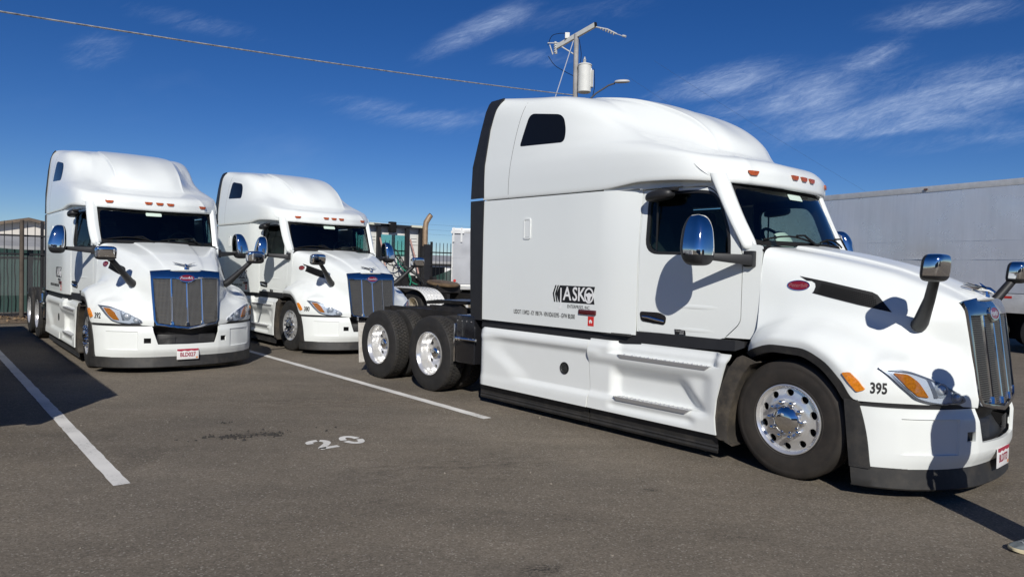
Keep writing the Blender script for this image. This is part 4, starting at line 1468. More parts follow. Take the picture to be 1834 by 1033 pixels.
def wheel_kit():
    """meshes of the steer and drive wheels, outward = +y, made once"""
    K = {}
    # steer tyre
    Rt, w = .487, .138
    prof = [(-.105, .285), (-.125, .305), (-w, .36), (-w, .405), (-.128, .45), (-.118, .468), (-.108, .478), (-.085, .4845)]
    for g in (-.05, 0, .05):
        prof += [(g - .007, Rt), (g - .004, Rt - .012), (g + .004, Rt - .012), (g + .007, Rt)]
    prof += [(.085, .4845), (.108, .478), (.116, .470), (.119, .466), (.128, .45), (.1335, .432), (.1325, .428), (.1375, .41), (w, .36), (.129, .318), (.131, .314), (.122, .300), (.105, .285)]
    prof = [(o, r if r < .33 else .33 + (r - .33) * 1.095) for o, r in prof]
    K['st'] = lathe(prof, 72)
    rim = [(.10, .262), (.118, .268), (.124, .278), (.132, .288), (.130, .294), (.118, .294), (.10, .286)]
    K['sr'] = lathe(rim, 72)

    def of(r):
        return float(np.interp(r, [.0, .17, .20, .262], [.118, .118, .108, .098]))
    d = rim_disc(of, .185, .264, 10, .034, .029, .226)
    V, F = lathe([(.118, .10), (.119, .17), (.114, .186)], 60)
    d.add(V, F)
    K['sd'] = (d.V, d.F)
    V, F = lathe([(.115, .118), (.150, .116), (.158, .112), (.165, .098), (.178, .085), (.186, .060), (.190, .03), (.191, .0005)], 40)
    K['hub'] = (V, F)
    V, F = lathe([(.0, .022), (.045, .020), (.056, .017), (.060, .011), (.061, .0004)], 10)
    K['nut'] = (V, F)
    K['back'] = lathe([(.04, .0005), (.04, .27)], 24)
    # drive tyre
    Rt, w = .493, .132
    prof = [(-.10, .285), (-.118, .305), (-w, .36), (-w, .405), (-.126, .45), (-.118, .485), (-.108, Rt), (.108, Rt), (.118, .485), (.126, .45), (.130, .43), (w, .405), (w, .36), (.124, .318), (.126, .313), (.118, .303), (.10, .285)]
    K['dt'] = lathe(prof, 72)
    mb = MB()
    n = 62
    for r_ in range(5):
        y0 = -.116 + r_ * .0468
        y1 = y0 + .040
        for i in range(n):
            a0 = 2 * math.pi * (i + .5 * (r_ % 2)) / n
            a1 = a0 + 2 * math.pi / n * .80
            sk = .012 if r_ % 2 else -.012
            V = []
            for rr in (Rt - .002, Rt + .014):
                for a, y in ((a0 + sk, y0), (a1 + sk, y0), (a1 - sk, y1), (a0 - sk, y1)):
                    q = rr - (.010 if (r_ in (0, 4) and rr > Rt and ((r_ == 0 and y == y0) or (r_ == 4 and y == y1))) else 0)
                    V.append((q * math.sin(a), y, q * math.cos(a)))
            mb.add(V, [(4, 5, 6, 7), (0, 1, 5, 4), (1, 2, 6, 5), (2, 3, 7, 6), (3, 0, 4, 7)])
    K['tread'] = (mb.V, mb.F)
    K['dr'] = lathe([(.10, .286), (.118, .294), (.130, .294), (.132, .286), (.124, .277), (.112, .274), (.10, .262), (.07, .256), (.03, .252), (.0, .250), (-.03, .243), (-.048, .232)], 72)

    def od(r):
        return float(np.interp(r, [.0, .15, .235], [-.052, -.052, -.046]))
    d = rim_disc(od, .150, .235, 10, .030, .022, .20)
    V, F = lathe([(-.052, .08), (-.052, .15)], 60)
    d.add(V, F)
    K['dd'] = (d.V, d.F)
    K['dhub'] = lathe([(-.05, .092), (.02, .088), (.035, .080), (.045, .06), (.050, .03), (.051, .0005)], 36)
    K['dback'] = lathe([(-.09, .0005), (-.09, .25)], 24)
    return K


KIT = wheel_kit()
WM = {}


def kit_obj(name, key, m, parent, s, angle=35, stuff=False, loc=(0, 0, 0)):
    """instance of a kit mesh on the left (s=1) or right (s=-1) side"""
    k = (key, s, m.name)
    if k not in WM:
        V, F = KIT[key]
        V = [(x, s * y, z) for x, y, z in V]
        o = mk(name, V, F, m, parent, True, angle, stuff)
        WM[k] = o.data
        o.location = loc
        return o
    o = bpy.data.objects.new(name, WM[k])
    if stuff:
        o['kind'] = 'stuff'
    o.location = loc
    return link(o, parent)


def steer_wheel(root, s, steer, tmat=None, name='front_wheel'):
    w = empty(name, (-.035, s * 1.0, .486), R(steer), root)
    w.scale = (.985, .985, .985)
    w.rotation_euler = (0, R(random.uniform(0, 30)), R(steer))
    kit_obj('tyre', 'st', tmat or STYRE, w, s)
    kit_obj('rim', 'sr', ALU, w, s)
    kit_obj('wheel_disc', 'sd', ALU, w, s, 30)
    kit_obj('hub_cap', 'hub', CHROME, w, s, 40)
    kit_obj('brake_drum', 'back', MATTBLK, w, s)
    for i in range(10):
        a = 2 * math.pi * (i + .5) / 10
        kit_obj('lug_nut', 'nut', CHROME, w, s, 40, loc=(.146 * math.sin(a), s * .117, .146 * math.cos(a)))
    return w


def drive_wheel(root, x, s):
    w = empty('drive_wheel', (x, s * 1.105, .505), 0, root)
    w.rotation_euler = (0, R(random.uniform(0, 60)), 0)
    kit_obj('tyre', 'dt', TYRE, w, s)
    kit_obj('tread', 'tread', TREAD, w, s, 30, True)
    kit_obj('rim', 'dr', ALU, w, s)
    kit_obj('wheel_disc', 'dd', ALU, w, s, 30)
    kit_obj('hub_cap', 'dhub', CHROME, w, s, 40)
    kit_obj('brake_drum', 'dback', MATTBLK, w, s)
    kit_obj('inner_tyre', 'dt', TYRE, w, s, loc=(0, -s * .335, 0))
    kit_obj('inner_tread', 'tread', TREAD, w, s, 30, True, loc=(0, -s * .335, 0))
    return w


def chassis(root):
    for s in (-1, 1):
        mb = MB()
        mb.box((-7.35, s * .36, .80), (-.6, s * .44, 1.02))
        mb.build('frame_rail', STEEL, root, smooth=False)
        for x in (-5.07, -6.39):
            drive_wheel(root, x, s)
    mb = MB()
    for x in (-7.3, -6.0, -4.8, -3.6, -2.4, -1.2):
        mb.box((x, -.36, .84), (x + .1, .36, .98))
    for x in (-5.07, -6.39):
        mb.tube([(x, -.95, .505), (x, .95, .505)], .10, 12)
        mb.tube([(x, 0, .505), (x + .32, 0, .56)], .17, 12)
    mb.tube([(-.0, -.85, .45), (0, .85, .45)], .06, 10)
    mb.box((-3.9, -.85, .35), (-.8, -.5, .85))
    mb.box((-3.9, .5, .35), (-.8, .85, .85))
    mb.build('axles_and_tanks', STEEL, root, angle=30)
    # fifth wheel
    pl = rpoly([(-6.35, -.42), (-5.55, -.46), (-5.25, -.36), (-5.22, .36), (-5.55, .46), (-6.35, .42), (-6.38, .16), (-5.95, .05), (-5.95, -.05), (-6.38, -.16)], .05, 3)
    fw = panel('fifth_wheel', pl, [], lambda a, b: (a, b, 1.185 - .10 * max(0, -a - 5.95)), .05, GREASE, root, .3)
    mb = MB()
    for s in (-1, 1):
        mb.hexa([(-6.1, s * .32, 1.02), (-5.3, s * .32, 1.02), (-5.3, s * .42, 1.02), (-6.1, s * .42, 1.02)],
                [(-5.85, s * .34, 1.14), (-5.5, s * .34, 1.14), (-5.5, s * .40, 1.14), (-5.85, s * .40, 1.14)])
    mb.build('fifth_wheel_mount', STEEL, fw)
    mb = MB()
    mb.box((-4.75, -.55, 1.02), (-4.1, .55, 1.06))
    for k in range(9):
        y = -.5 + k * .12
        mb.tube([(-4.72, y, 1.06), (-4.72, y, 1.12)], .018, 6)
    mb.build('deck_plate', GREASE, root)
    mb = MB()
    for k, y in enumerate((-.2, -.08, .06, .2)):
        pts = []
        for i in range(13):
            t = i / 12
            pts.append((lerp(-3.98, -5.1, t), y + .12 * math.sin(6 * t + k), 1.75 - .58 * math.sin(math.pi * min(1, t * .75)) - .10 * t))
        mb.tube(pts, .016, 6)
    mb.build('air_lines', BLACK, root)
    # rear mudflaps on chrome hangers
    for s in (-1, 1):
        V = [(-7.07 + .05 * float(smooth(.8, .15, z)), s * y, z) for z in (.80, .6, .4, .16) for y in (.50, .7, .95, 1.18)]
        mf = mk('mud_flap', *shell(V, grid_faces(4, 4), .008), FLAP, root)
        mb = MB()
        mb.box((-7.10, s * .42, .80), (-7.03, s * 1.20, .87))
        bevel(mb.build('flap_hanger', CHROME, mf), .01)
    mb = MB()
    mb.box((-7.42, -.5, .82), (-7.36, .5, 1.0))
    tl = mb.build('rear_crossmember', STEEL, root)
    for s in (-1, 1):
        mb = MB()
        mb.box((-7.44, s * .30, .86), (-7.42, s * .46, .95))
        mb.build('tail_lamp', mat('red_lens', (.35, .01, .01), .2, coat=.5), root)


def copy_tree(o, parent=None):
    c = o.copy()
    COL.objects.link(c)
    c.parent = parent
    for ch in list(o.children):
        copy_tree(ch, c)
    return c


TRUCKS = 'white sleeper tractors parked in the lot'
proto, INFO = make_truck()
poses = {
 '395': (3.17317, 6.53478, -48.549, -3, None),
 '392': (-5.62549, 11.53640, -50.010, -3, 'BLD027'),
 '380': (-3.37420, 14.27344, -49.338, 3, None),
}
first = True
bare = proto
trees = {}
for key in ('392', '380', '395'):
    x, y, yaw, steer, plate = poses[key]
    t = bare if key == '395' else copy_tree(bare)
    t.location = (x, y, 0)
    t.rotation_euler = (0, 0, R(yaw))
    trees[key] = t
for key, t in trees.items():
    x, y, yaw, steer, plate = poses[key]
    bpy.context.view_layer.update()
    for s in (-1, 1):
        steer_wheel(t, s, steer, STYRE if key == '395' else TYRE)
    fleet_number(t, INFO['hood'], key)
    if key in ('392', '395'):
        pl = [c for c in t.children if c.name.startswith('licence_plate')][0]
        plate_text(pl, 'BLD027' if key == '392' else 'BLD773')
tag(trees['395'], 'nearest white sleeper truck seen from its side, number 395 on the fender', 'truck', TRUCKS)
tag(trees['392'], 'white sleeper truck numbered 392 facing us, at the left by the green screened fence', 'truck', TRUCKS)
tag(trees['380'], 'white sleeper truck numbered 380, parked between truck 392 and the yard tractor', 'truck', TRUCKS)
V, F = superell(-.98, .50, 2.05, .05, .17, .10, .8, 1.0, f=lambda x, y, z: (x - .5 * z, y * (1 - 1.8 * max(z, 0)), z))
mk('wheel_wrap', V, F, mat('pale_wrap', (.62, .72, .66), .4), trees['395'], angle=20)

# ------------------------------------------------------------------ the lot
def asphalt_mat():
    m = bpy.data.materials.new('asphalt')
    m.use_nodes = True
    nt = m.node_tree
    p = nt.nodes['Principled BSDF']
    tc = nt.nodes.new('ShaderNodeTexCoord')

    def nz(sc, det=4, ro=.6, dist=0, mp=None):
        n = nt.nodes.new('ShaderNodeTexNoise')
        n.inputs['Scale'].default_value = sc
        n.inputs['Detail'].default_value = det
        n.inputs['Roughness'].default_value = ro
        n.inputs['Distortion'].default_value = dist
        nt.links.new(mp if mp else tc.outputs['Object'], n.inputs['Vector'])
        return n.outputs[0]

    def mr(v, a, b, c, d, sm=False):
        n = nt.nodes.new('ShaderNodeMapRange')
        if sm:
            n.interpolation_type = 'SMOOTHSTEP'
        nt.links.new(v, n.inputs[0])
        for i, q in enumerate((a, b, c, d)):
            n.inputs[i + 1].default_value = q
        return n.outputs[0]

    def mul(a, b):
        n = nt.nodes.new('ShaderNodeMath')
        n.operation = 'MULTIPLY'
        nt.links.new(a, n.inputs[0])
        nt.links.new(b, n.inputs[1])
        return n.outputs[0]
    mp = nt.nodes.new('ShaderNodeMapping')
    mp.inputs['Rotation'].default_value = (0, 0, R(-40))
    mp.inputs['Scale'].default_value = (.35, 1.6, 1)
    nt.links.new(tc.outputs['Object'], mp.inputs[0])
    v = mul(mr(nz(.23, 5, .6), .3, .7, .74, 1.18), mr(nz(1.3, 6, .65, 0, mp.outputs[0]), .3, .7, .86, 1.13))
    v = mul(v, mr(nz(7, 5, .7), .25, .75, .90, 1.10))
    # stone chips in the binder
    vo = nt.nodes.new('ShaderNodeTexVoronoi')
    vo.inputs['Scale'].default_value = 95
    nt.links.new(tc.outputs['Object'], vo.inputs['Vector'])
    sepc = nt.nodes.new('ShaderNodeSeparateColor')
    nt.links.new(vo.outputs['Color'], sepc.inputs[0])
    v = mul(v, mr(sepc.outputs[0], 0, 1, .74, 1.26))
    chip = mr(sepc.outputs[1], .935, .955, 0, 1)
    # oil and tyre dark patches
    v = mul(v, mr(nz(.55, 6, .62, .6), .60, .72, 1.0, .78, True))
    base = nt.nodes.new('ShaderNodeMixRGB')
    nt.links.new(mr(nz(.5, 4, .6), .35, .65, 0, 1), base.inputs[0])
    base.inputs[1].default_value = (.205, .172, .130, 1)
    base.inputs[2].default_value = (.172, .147, .115, 1)
    mx = nt.nodes.new('ShaderNodeMixRGB')
    mx.blend_type = 'MULTIPLY'
    mx.inputs[0].default_value = 1
    nt.links.new(base.outputs[0], mx.inputs[1])
    nt.links.new(v, mx.inputs[2])
    m2 = nt.nodes.new('ShaderNodeMixRGB')
    nt.links.new(mul(chip, mr(nz(3), .3, .7, .3, .9)), m2.inputs[0])
    nt.links.new(mx.outputs[0], m2.inputs[1])
    m2.inputs[2].default_value = (.36, .325, .27, 1)
    nt.links.new(m2.outputs[0], p.inputs['Base Color'])
    p.inputs['Roughness'].default_value = .88
    p.inputs['Specular IOR Level'].default_value = .3
    b = nt.nodes.new('ShaderNodeBump')
    b.inputs['Strength'].default_value = 1.0
    b.inputs['Distance'].default_value = .006
    hh = nt.nodes.new('ShaderNodeMath')
    hh.operation = 'ADD'
    nt.links.new(sepc.outputs[0], hh.inputs[0])
    nt.links.new(nz(160, 3, .7), hh.inputs[1])
    nt.links.new(hh.outputs[0], b.inputs['Height'])
    nt.links.new(b.outputs[0], p.inputs['Normal'])
    return m


ASPH = asphalt_mat()
V = [(x, y, 0) for y in np.linspace(-60, 45, 8) for x in np.linspace(-70, 70, 8)]
struct(mk('asphalt_ground', V, grid_faces(8, 8), ASPH, smooth=False))
V = [(x, y, -.06) for y in np.linspace(-900, 1600, 12) for x in np.linspace(-1500, 1500, 12)]
struct(mk('outer_ground', V, grid_faces(12, 12), mat('dry_earth', (.20, .165, .12), .95, var=.3, vscale=.05), smooth=False))


def paint_mat(name, lo=.42, hi=.62):
    """worn road paint: the asphalt shows through as holes in the film"""
    m = bpy.data.materials.new(name)
    m.use_nodes = True
    nt = m.node_tree
    p = nt.nodes['Principled BSDF']
    o = nt.nodes['Material Output']
    tc = nt.nodes.new('ShaderNodeTexCoord')
    n = nt.nodes.new('ShaderNodeTexNoise')
    n.inputs['Scale'].default_value = 38
    n.inputs['Detail'].default_value = 9
    n.inputs['Roughness'].default_value = .78
    nt.links.new(tc.outputs['Object'], n.inputs['Vector'])
    n2 = nt.nodes.new('ShaderNodeTexNoise')
    n2.inputs['Scale'].default_value = 2.2
    n2.inputs['Detail'].default_value = 6
    nt.links.new(tc.outputs['Object'], n2.inputs['Vector'])
    ad = nt.nodes.new('ShaderNodeMath')
    ad.operation = 'MULTIPLY_ADD'
    nt.links.new(n2.outputs[0], ad.inputs[0])
    ad.inputs[1].default_value = .45
    nt.links.new(n.outputs[0], ad.inputs[2])
    mr = nt.nodes.new('ShaderNodeMapRange')
    nt.links.new(ad.outputs[0], mr.inputs[0])
    mr.inputs[1].default_value, mr.inputs[2].default_value = lo + .10, hi + .04
    mr.inputs[3].default_value, mr.inputs[4].default_value = 0.55, 1.0
    cr = nt.nodes.new('ShaderNodeMapRange')
    nt.links.new(n2.outputs[0], cr.inputs[0])
    cr.inputs[1].default_value, cr.inputs[2].default_value = .3, .7
    cr.inputs[3].default_value, cr.inputs[4].default_value = .58, .74
    cc = nt.nodes.new('ShaderNodeCombineColor')
    for i, k in enumerate((1.0, .97, .90)):
        mk_ = nt.nodes.new('ShaderNodeMath')
        mk_.operation = 'MULTIPLY'
        nt.links.new(cr.outputs[0], mk_.inputs[0])
        mk_.inputs[1].default_value = k
        nt.links.new(mk_.outputs[0], cc.inputs[i])
    nt.links.new(cc.outputs[0], p.inputs['Base Color'])
    p.inputs['Roughness'].default_value = .8
    nt.links.new(mr.outputs[0], p.inputs['Alpha'])
    return m


PAINT = paint_mat('road_paint')


def stripe(name, a, b, w, z=.004, wav=.004, seed=1):
    r = random.Random(seed)
    a, b = Vector((*a, z)), Vector((*b, z))
    d = (b - a)
    n = max(2, int(d.length / .12))
    t = d.normalized()
    q = Vector((-t.y, t.x, 0))
    V = []
    for i in range(n + 1):
        p = a + d * i / n
        V += [p + q * (w / 2 + r.uniform(-wav, wav)), p - q * (w / 2 + r.uniform(-wav, wav))]
    F = [(2 * i, 2 * i + 1, 2 * i + 3, 2 * i + 2) for i in range(n)]
    return struct(mk(name, V, F, PAINT, smooth=False))


stripe('parking_line', (-2.855, 5.20), (-14.3, 18.55), .115, seed=3)
stripe('parking_line', (-.235, 7.84), (-11.3, 20.75), .115, seed=4)
stripe('parking_line', (2.35, 10.55), (-8.5, 23.2), .115, seed=5)
stripe('stall_end_line', (-16, 16.0), (-7.0, 23.6), .11, z=.008, seed=6)


def stencil(ch, w, h, breaks):
    """painted stencil numeral as a list of 2D polygons"""
    out = []
    k = .20 * h
    if ch == '0':
        n = 40
        for a0, a1 in ((R(8), R(172)), (R(188), R(352))):
            P = [(w / 2 * math.cos(lerp(a0, a1, i / n)), h / 2 * math.sin(lerp(a0, a1, i / n))) for i in range(n + 1)]
            Q = [((w / 2 - k * .95) * math.cos(lerp(a0, a1, i / n)), (h / 2 - k) * math.sin(lerp(a0, a1, i / n))) for i in range(n + 1)]
            out += [[P[i], P[i + 1], Q[i + 1], Q[i]] for i in range(n)]
    else:
        pts = [(-.40, .20), (-.36, .36), (-.2, .44), (.0, .46), (.22, .42), (.36, .28), (.34, .12), (.18, -.03), (-.05, -.18), (-.24, -.30), (-.36, -.42)]
        C = bspl(np.array(pts), np.linspace(0, len(pts) - 1, 44)) * np.array([w, h])
        L, Rr = [], []
        for i in range(len(C)):
            t = C[min(i + 1, len(C) - 1)] - C[max(i - 1, 0)]
            t = t / np.linalg.norm(t)
            nn = np.array([-t[1], t[0]])
            L.append(C[i] + nn * k / 2)
            Rr.append(C[i] - nn * k / 2)
        for i in range(len(C) - 1):
            if i in (15, 16):
                continue
            out.append([L[i], Rr[i], Rr[i + 1], L[i + 1]])
        out.append([(-.44 * w, -.5 * h), (.46 * w, -.5 * h), (.46 * w, -.5 * h + k), (-.44 * w, -.5 * h + k)])
    return out


def paint_number(chars, c, ang, w, h, gap):
    V, F = [], []
    for i, ch in enumerate(chars):
        off = (i - (len(chars) - 1) / 2) * (w + gap)
        for poly in stencil(ch, w, h, True):
            b = len(V)
            for p in poly:
                x, y = p[0] + off, p[1]
                V.append((c[0] + x * math.cos(ang) - y * math.sin(ang), c[1] + x * math.sin(ang) + y * math.cos(ang), .0042))
            F.append(tuple(range(b, b + len(poly))))
    return struct(mk('stall_number_marking', V, F, PAINT, smooth=False))


paint_number('20', (-1.61, 6.62), R(42), .205, .335, .10)

# loose crumbs and black spills of asphalt on the bay
mb = MB()
r = random.Random(11)


def crumb(mb, x, y, s):
    n = 6
    base = [(x + s * r.uniform(.6, 1.2) * math.cos(2 * math.pi * i / n), y + s * r.uniform(.6, 1.2) * math.sin(2 * math.pi * i / n), .0) for i in range(n)]
    top = [(x + (px - x) * .55, y + (py - y) * .55, s * r.uniform(.5, .9)) for px, py, _ in base]
    mb.add(base + top, [tuple(range(n, 2 * n))] + [(i, (i + 1) % n, n + (i + 1) % n, n + i) for i in range(n)])


for k in range(70):
    t = r.gauss(0, .6)
    crumb(mb, -2.5 + t * .5 + r.gauss(0, .08), 6.84 + t * .22 + r.gauss(0, .09), abs(r.gauss(0, .007)) + .003)
for cx_, cy_, n, sd in ((-2.62, 6.70, 26, .045), (-2.26, 6.86, 22, .03), (-2.95, 7.3, 8, .025), (-2.75, 6.66, 10, .05)):
    for k in range(n):
        crumb(mb, cx_ + r.gauss(0, sd * 1.5), cy_ + r.gauss(0, sd), abs(r.gauss(0, .010)) + .005)
o = mb.build('asphalt_crumbs', mat('asphalt_crumb', (.030, .027, .024), .9), stuff=True, smooth=False)
mb = MB()
for k in range(420):
    crumb(mb, r.uniform(-6, 6), r.uniform(3, 13), abs(r.gauss(0, .004)) + .0025)
mb.build('grit', mat('pale_grit', (.20, .175, .14), .9, var=.4, vscale=3), stuff=True, smooth=False)


def stain(name, poly, col, al, z):
    m = bpy.data.materials.new(name)
    m.use_nodes = True
    nt = m.node_tree
    p = nt.nodes['Principled BSDF']
    p.inputs['Base Color'].default_value = (*col, 1)
    p.inputs['Roughness'].default_value = .75
    tc = nt.nodes.new('ShaderNodeTexCoord')
    n = nt.nodes.new('ShaderNodeTexNoise')
    n.inputs['Scale'].default_value = 5
    n.inputs['Detail'].default_value = 9
    n.inputs['Roughness'].default_value = .75
    nt.links.new(tc.outputs['Object'], n.inputs['Vector'])
    gr = nt.nodes.new('ShaderNodeTexGradient')
    gr.gradient_type = 'SPHERICAL'
    nt.links.new(tc.outputs['Object'], gr.inputs['Vector'])
    mp = nt.nodes.new('ShaderNodeMath')
    mp.operation = 'MULTIPLY'
    nt.links.new(gr.outputs[0], mp.inputs[0])
    r_ = nt.nodes.new('ShaderNodeMapRange')
    nt.links.new(n.outputs[0], r_.inputs[0])
    r_.inputs[1].default_value, r_.inputs[2].default_value = .46, .66
    r_.inputs[4].default_value = al
    nt.links.new(r_.outputs[0], mp.inputs[1])
    mp2 = nt.nodes.new('ShaderNodeMath')
    mp2.operation = 'MULTIPLY'
    mp2.use_clamp = True
    nt.links.new(mp.outputs[0], mp2.inputs[0])
    mp2.inputs[1].default_value = 2.2
    nt.links.new(mp2.outputs[0], p.inputs['Alpha'])
    (cx_, cy_), sx, sy, a = poly
    o = struct(mk(name, [(-1, -1, 0), (1, -1, 0), (1, 1, 0), (-1, 1, 0)], [(0, 1, 2, 3)], m, smooth=False))
    o.location = (cx_, cy_, z)
    o.scale = (sx, sy, 1)
    o.rotation_euler = (0, 0, a)


stain('oil_stain', ((-2.5, 6.82), .42, .11, R(28)), (.03, .026, .022), .7, .0022)
stain('damp_stain', ((-.4, 5.9), 1.4, .5, R(20)), (.06, .054, .046), .22, .0018)
stain('dusty_patch', ((-2.0, 8.6), 1.6, .45, R(15)), (.24, .20, .15), .45, .0014)
stain('dusty_patch', ((3.9, 6.2), 1.5, .5, R(-30)), (.24, .20, .15), .45, .0014)
stain('scrape_mark', ((-2.15, 8.25), .95, .022, R(-34)), (.34, .29, .22), .9, .0012)
stain('scrape_mark', ((-1.35, 8.75), .8, .018, R(-8)), (.34, .29, .22), .8, .0013)
stain('oil_drip', ((.2, 3.9), .16, .10, R(20)), (.05, .045, .038), .7, .0020)
stain('oil_drip', ((-3.4, 4.6), .10, .08, R(50)), (.05, .045, .038), .7, .0021)
stain('oil_drip', ((1.1, 5.4), .09, .06, R(0)), (.04, .036, .03), .8, .0023)
stain('tyre_mark', ((.9, 4.6), 2.2, .12, R(-12)), (.06, .054, .046), .18, .0016)

# ------------------------------------------------------------------ fence behind the stalls
FA, FD = Vector((-13.3, 18.1, 0)), Vector((.775, .632, 0)).normalized()
FN = Vector((-FD.y, FD.x, 0))
fence = empty('steel_fence', tuple(FA - FD * 9), math.atan2(FD.y, FD.x))
tag(fence, 'tall black steel picket fence with green screen behind the parked trucks', 'fence')
FB = mat('fence_black', (.025, .025, .027), .5, .3, var=.2, vscale=4)
mb = MB()
mb.box((-.009, -.009, .06), (.009, .009, 2.56))
mb.add([(-.009, -.009, 2.56), (.009, -.009, 2.56), (.009, .009, 2.56), (-.009, .009, 2.56), (0, 0, 2.61)], [(0, 1, 4), (1, 2, 4), (2, 3, 4), (3, 0, 4)])
pk = mb.build('picket', FB, fence, smooth=False)
LEN = 40.0
pk.location = (0, 0, 0)
for i in range(1, int(LEN / .165)):
    c = pk.copy()
    COL.objects.link(c)
    c.parent = fence
    c.location = (i * .165, 0, 0)
for z in (.16, 1.72, 2.20):
    mb = MB()
    mb.box((0, -.032, z), (LEN, -.012, z + .045))
    mb.build('rail', FB, fence, smooth=False)
for i in range(17):
    mb = MB()
    mb.box((-.035, .01, 0), (.035, .08, 2.62))
    q = mb.build('post', FB, fence, smooth=False)
    q.location = (i * 2.44 + .3, 0, 0)
# sagging screen cloth
scr = bpy.data.materials.new('screen_cloth')
scr.use_nodes = True
p = scr.node_tree.nodes['Principled BSDF']
p.inputs['Base Color'].default_value = (.018, .055, .048, 1)
p.inputs['Roughness'].default_value = .85
p.inputs['Alpha'].default_value = .93
for x0, x1, top0, top1, z0 in ((2.0, 11.3, 2.30, 1.82, .22), (12, 21.6, 1.80, 1.15, .22), (21.6, 23.6, 1.15, 1.70, .22), (23.6, 38, 1.70, 1.5, .22)):
    V = []
    nx, nz = int((x1 - x0) / .16) + 2, 12
    for k in range(nz):
        for i in range(nx):
            t = i / (nx - 1)
            top = lerp(top0, top1, t) - .05 * abs(math.sin(t * (x1 - x0) * 1.9))
            z = lerp(z0, top, k / (nz - 1))
            V.append((lerp(x0, x1, t), .118 + .022 * math.sin(5 * t * (x1 - x0) * .7 + 2.2 * z) + .012 * math.sin(11 * z + 3 * t), z))
    mk('screen_cloth', V, grid_faces(nz, nx), scr, fence, angle=80)
# round timber post standing at the fence
mb = MB()
mb.tube([(0, 0, 0), (0, 0, 1.4), (0, 0, 2.62)], [.052, .050, .047], 14)
tp = mb.build('timber_post', mat('weathered_timber', (.085, .068, .052), .9, var=.3, vscale=5, bump=.003, bscale=14))
tp.location = tuple(FA + FD * .60 - FN * .20)
tag(tp, 'round weathered timber post standing against the black fence at the left', 'post')
# kerb and dirt strip with dry leaves in front of the fence
V = []
for i in range(60):
    for j, (d, z) in enumerate(((-.95, .012), (-.6, .05), (-.25, .10), (.15, .12), (1.2, .10))):
        q = FA + FD * (-9 + i * .68) + FN * d
        V.append((q.x, q.y, z + random.uniform(-.02, .02) * (0 if j == 0 else 1)))
struct(mk('dirt_strip', V, grid_faces(60, 5), mat('leafy_dirt', (.13, .095, .065), .95, var=.5, vscale=4, dirt=((.24, .17, .10), .7), bump=.02, bscale=18), angle=80))
mb = MB()
r = random.Random(5)
for k in range(2600):
    t = r.uniform(-3, 12)
    q = FA + FD * t - FN * abs(r.gauss(.1, .35))
    s_ = r.uniform(.02, .05)
    a = r.uniform(0, 6.3)
    e, g = Vector((math.cos(a), math.sin(a), r.uniform(-.4, .6))) * s_, Vector((-math.sin(a), math.cos(a), r.uniform(-.3, .5))) * s_ * .6
    c = Vector((q.x, q.y, .06 + r.uniform(0, .08)))
    mb.add([c + e, c + g, c - e, c - g], [(0, 1, 2, 3)])
mb.build('dry_leaves', mat('dry_leaf', (.26, .17, .09), .9, var=.5, vscale=2), smooth=False, stuff=True)


# ------------------------------------------------------------------ far buildings
def house(name, c, rz, L, W, H, ridge, wall, roof, label, cat, wins=()):
    h = empty(name, (*c, -.05), rz)
    tag(h, label, cat)
    mb = MB()
    mb.box((-L / 2, -W / 2, 0), (L / 2, W / 2, H))
    for s in (-1, 1):
        mb.add([(s * L / 2, -W / 2, H), (s * L / 2, W / 2, H), (s * L / 2, 0, H + ridge)], [(0, 1, 2)])
    mb.build('wall', wall, h, smooth=False)
    for s in (-1, 1):
        mb = MB()
        ov = .35
        k = ridge / (W / 2)
        mb.hexa([(-L / 2 - ov, s * (W / 2 + ov), H - k * ov), (L / 2 + ov, s * (W / 2 + ov), H - k * ov), (L / 2 + ov, 0, H + ridge), (-L / 2 - ov, 0, H + ridge)],
                [(-L / 2 - ov, s * (W / 2 + ov), H - k * ov + .14), (L / 2 + ov, s * (W / 2 + ov), H - k * ov + .14), (L / 2 + ov, 0, H + ridge + .14), (-L / 2 - ov, 0, H + ridge + .14)])
        mb.build('roof', roof, h, smooth=False)
    for (x, y, z, w, hh, face) in wins:
        f = MB()
        if face == 'front':
            f.box((x, -W / 2 - .04, z), (x + w, -W / 2 + .02, z + hh))
        else:
            f.box((L / 2 - .02, y, z), (L / 2 + .04, y + w, z + hh))
        fr = f.build('window', mat('window_frame', (.6, .6, .58), .5), h, smooth=False)
        g = MB()
        if face == 'front':
            g.box((x + .07, -W / 2 - .05, z + .07), (x + w - .07, -W / 2 - .03, z + hh - .07))
        else:
            g.box((L / 2 + .03, y + .07, z + .07), (L / 2 + .05, y + w - .07, z + hh - .07))
        g.build('pane', DARKGL, fr, smooth=False)
    return h


CREAM = mat('cream_siding', (.62, .58, .52), .7, var=.05, vscale=1, bump=.01, bscale=3)
WSID = mat('white_siding', (.70, .70, .69), .7, var=.04, vscale=1)
ROOFB = mat('brown_shingle', (.15, .115, .085), .9, var=.25, vscale=2)
ROOFG = mat('grey_roof', (.30, .30, .30), .7, var=.15, vscale=1)
house('gable_house', (-26.9, 38.5), R(-52), 14, 9.5, 2.35, 1.05, CREAM, ROOFB, 'low cream house with a brown gable roof behind the fence at the far left', 'house', [(-5, 0, 1.1, 1.3, 1.1, 'front'), (1, 0, 1.1, 1.3, 1.1, 'front'), (0, -2.2, 1.1, 1.2, 1.1, 'side'), (0, 1.2, 1.1, 1.2, 1.1, 'side')])
house('white_shed', (-3.2, 43), R(8), 13, 7, 1.95, .35, WSID, ROOFG, 'long low white building seen through the fence pickets', 'building', [(-2, 0, 1.0, 1.0, .8, 'front'), (3, 0, 1.0, 1.0, .8, 'front')])
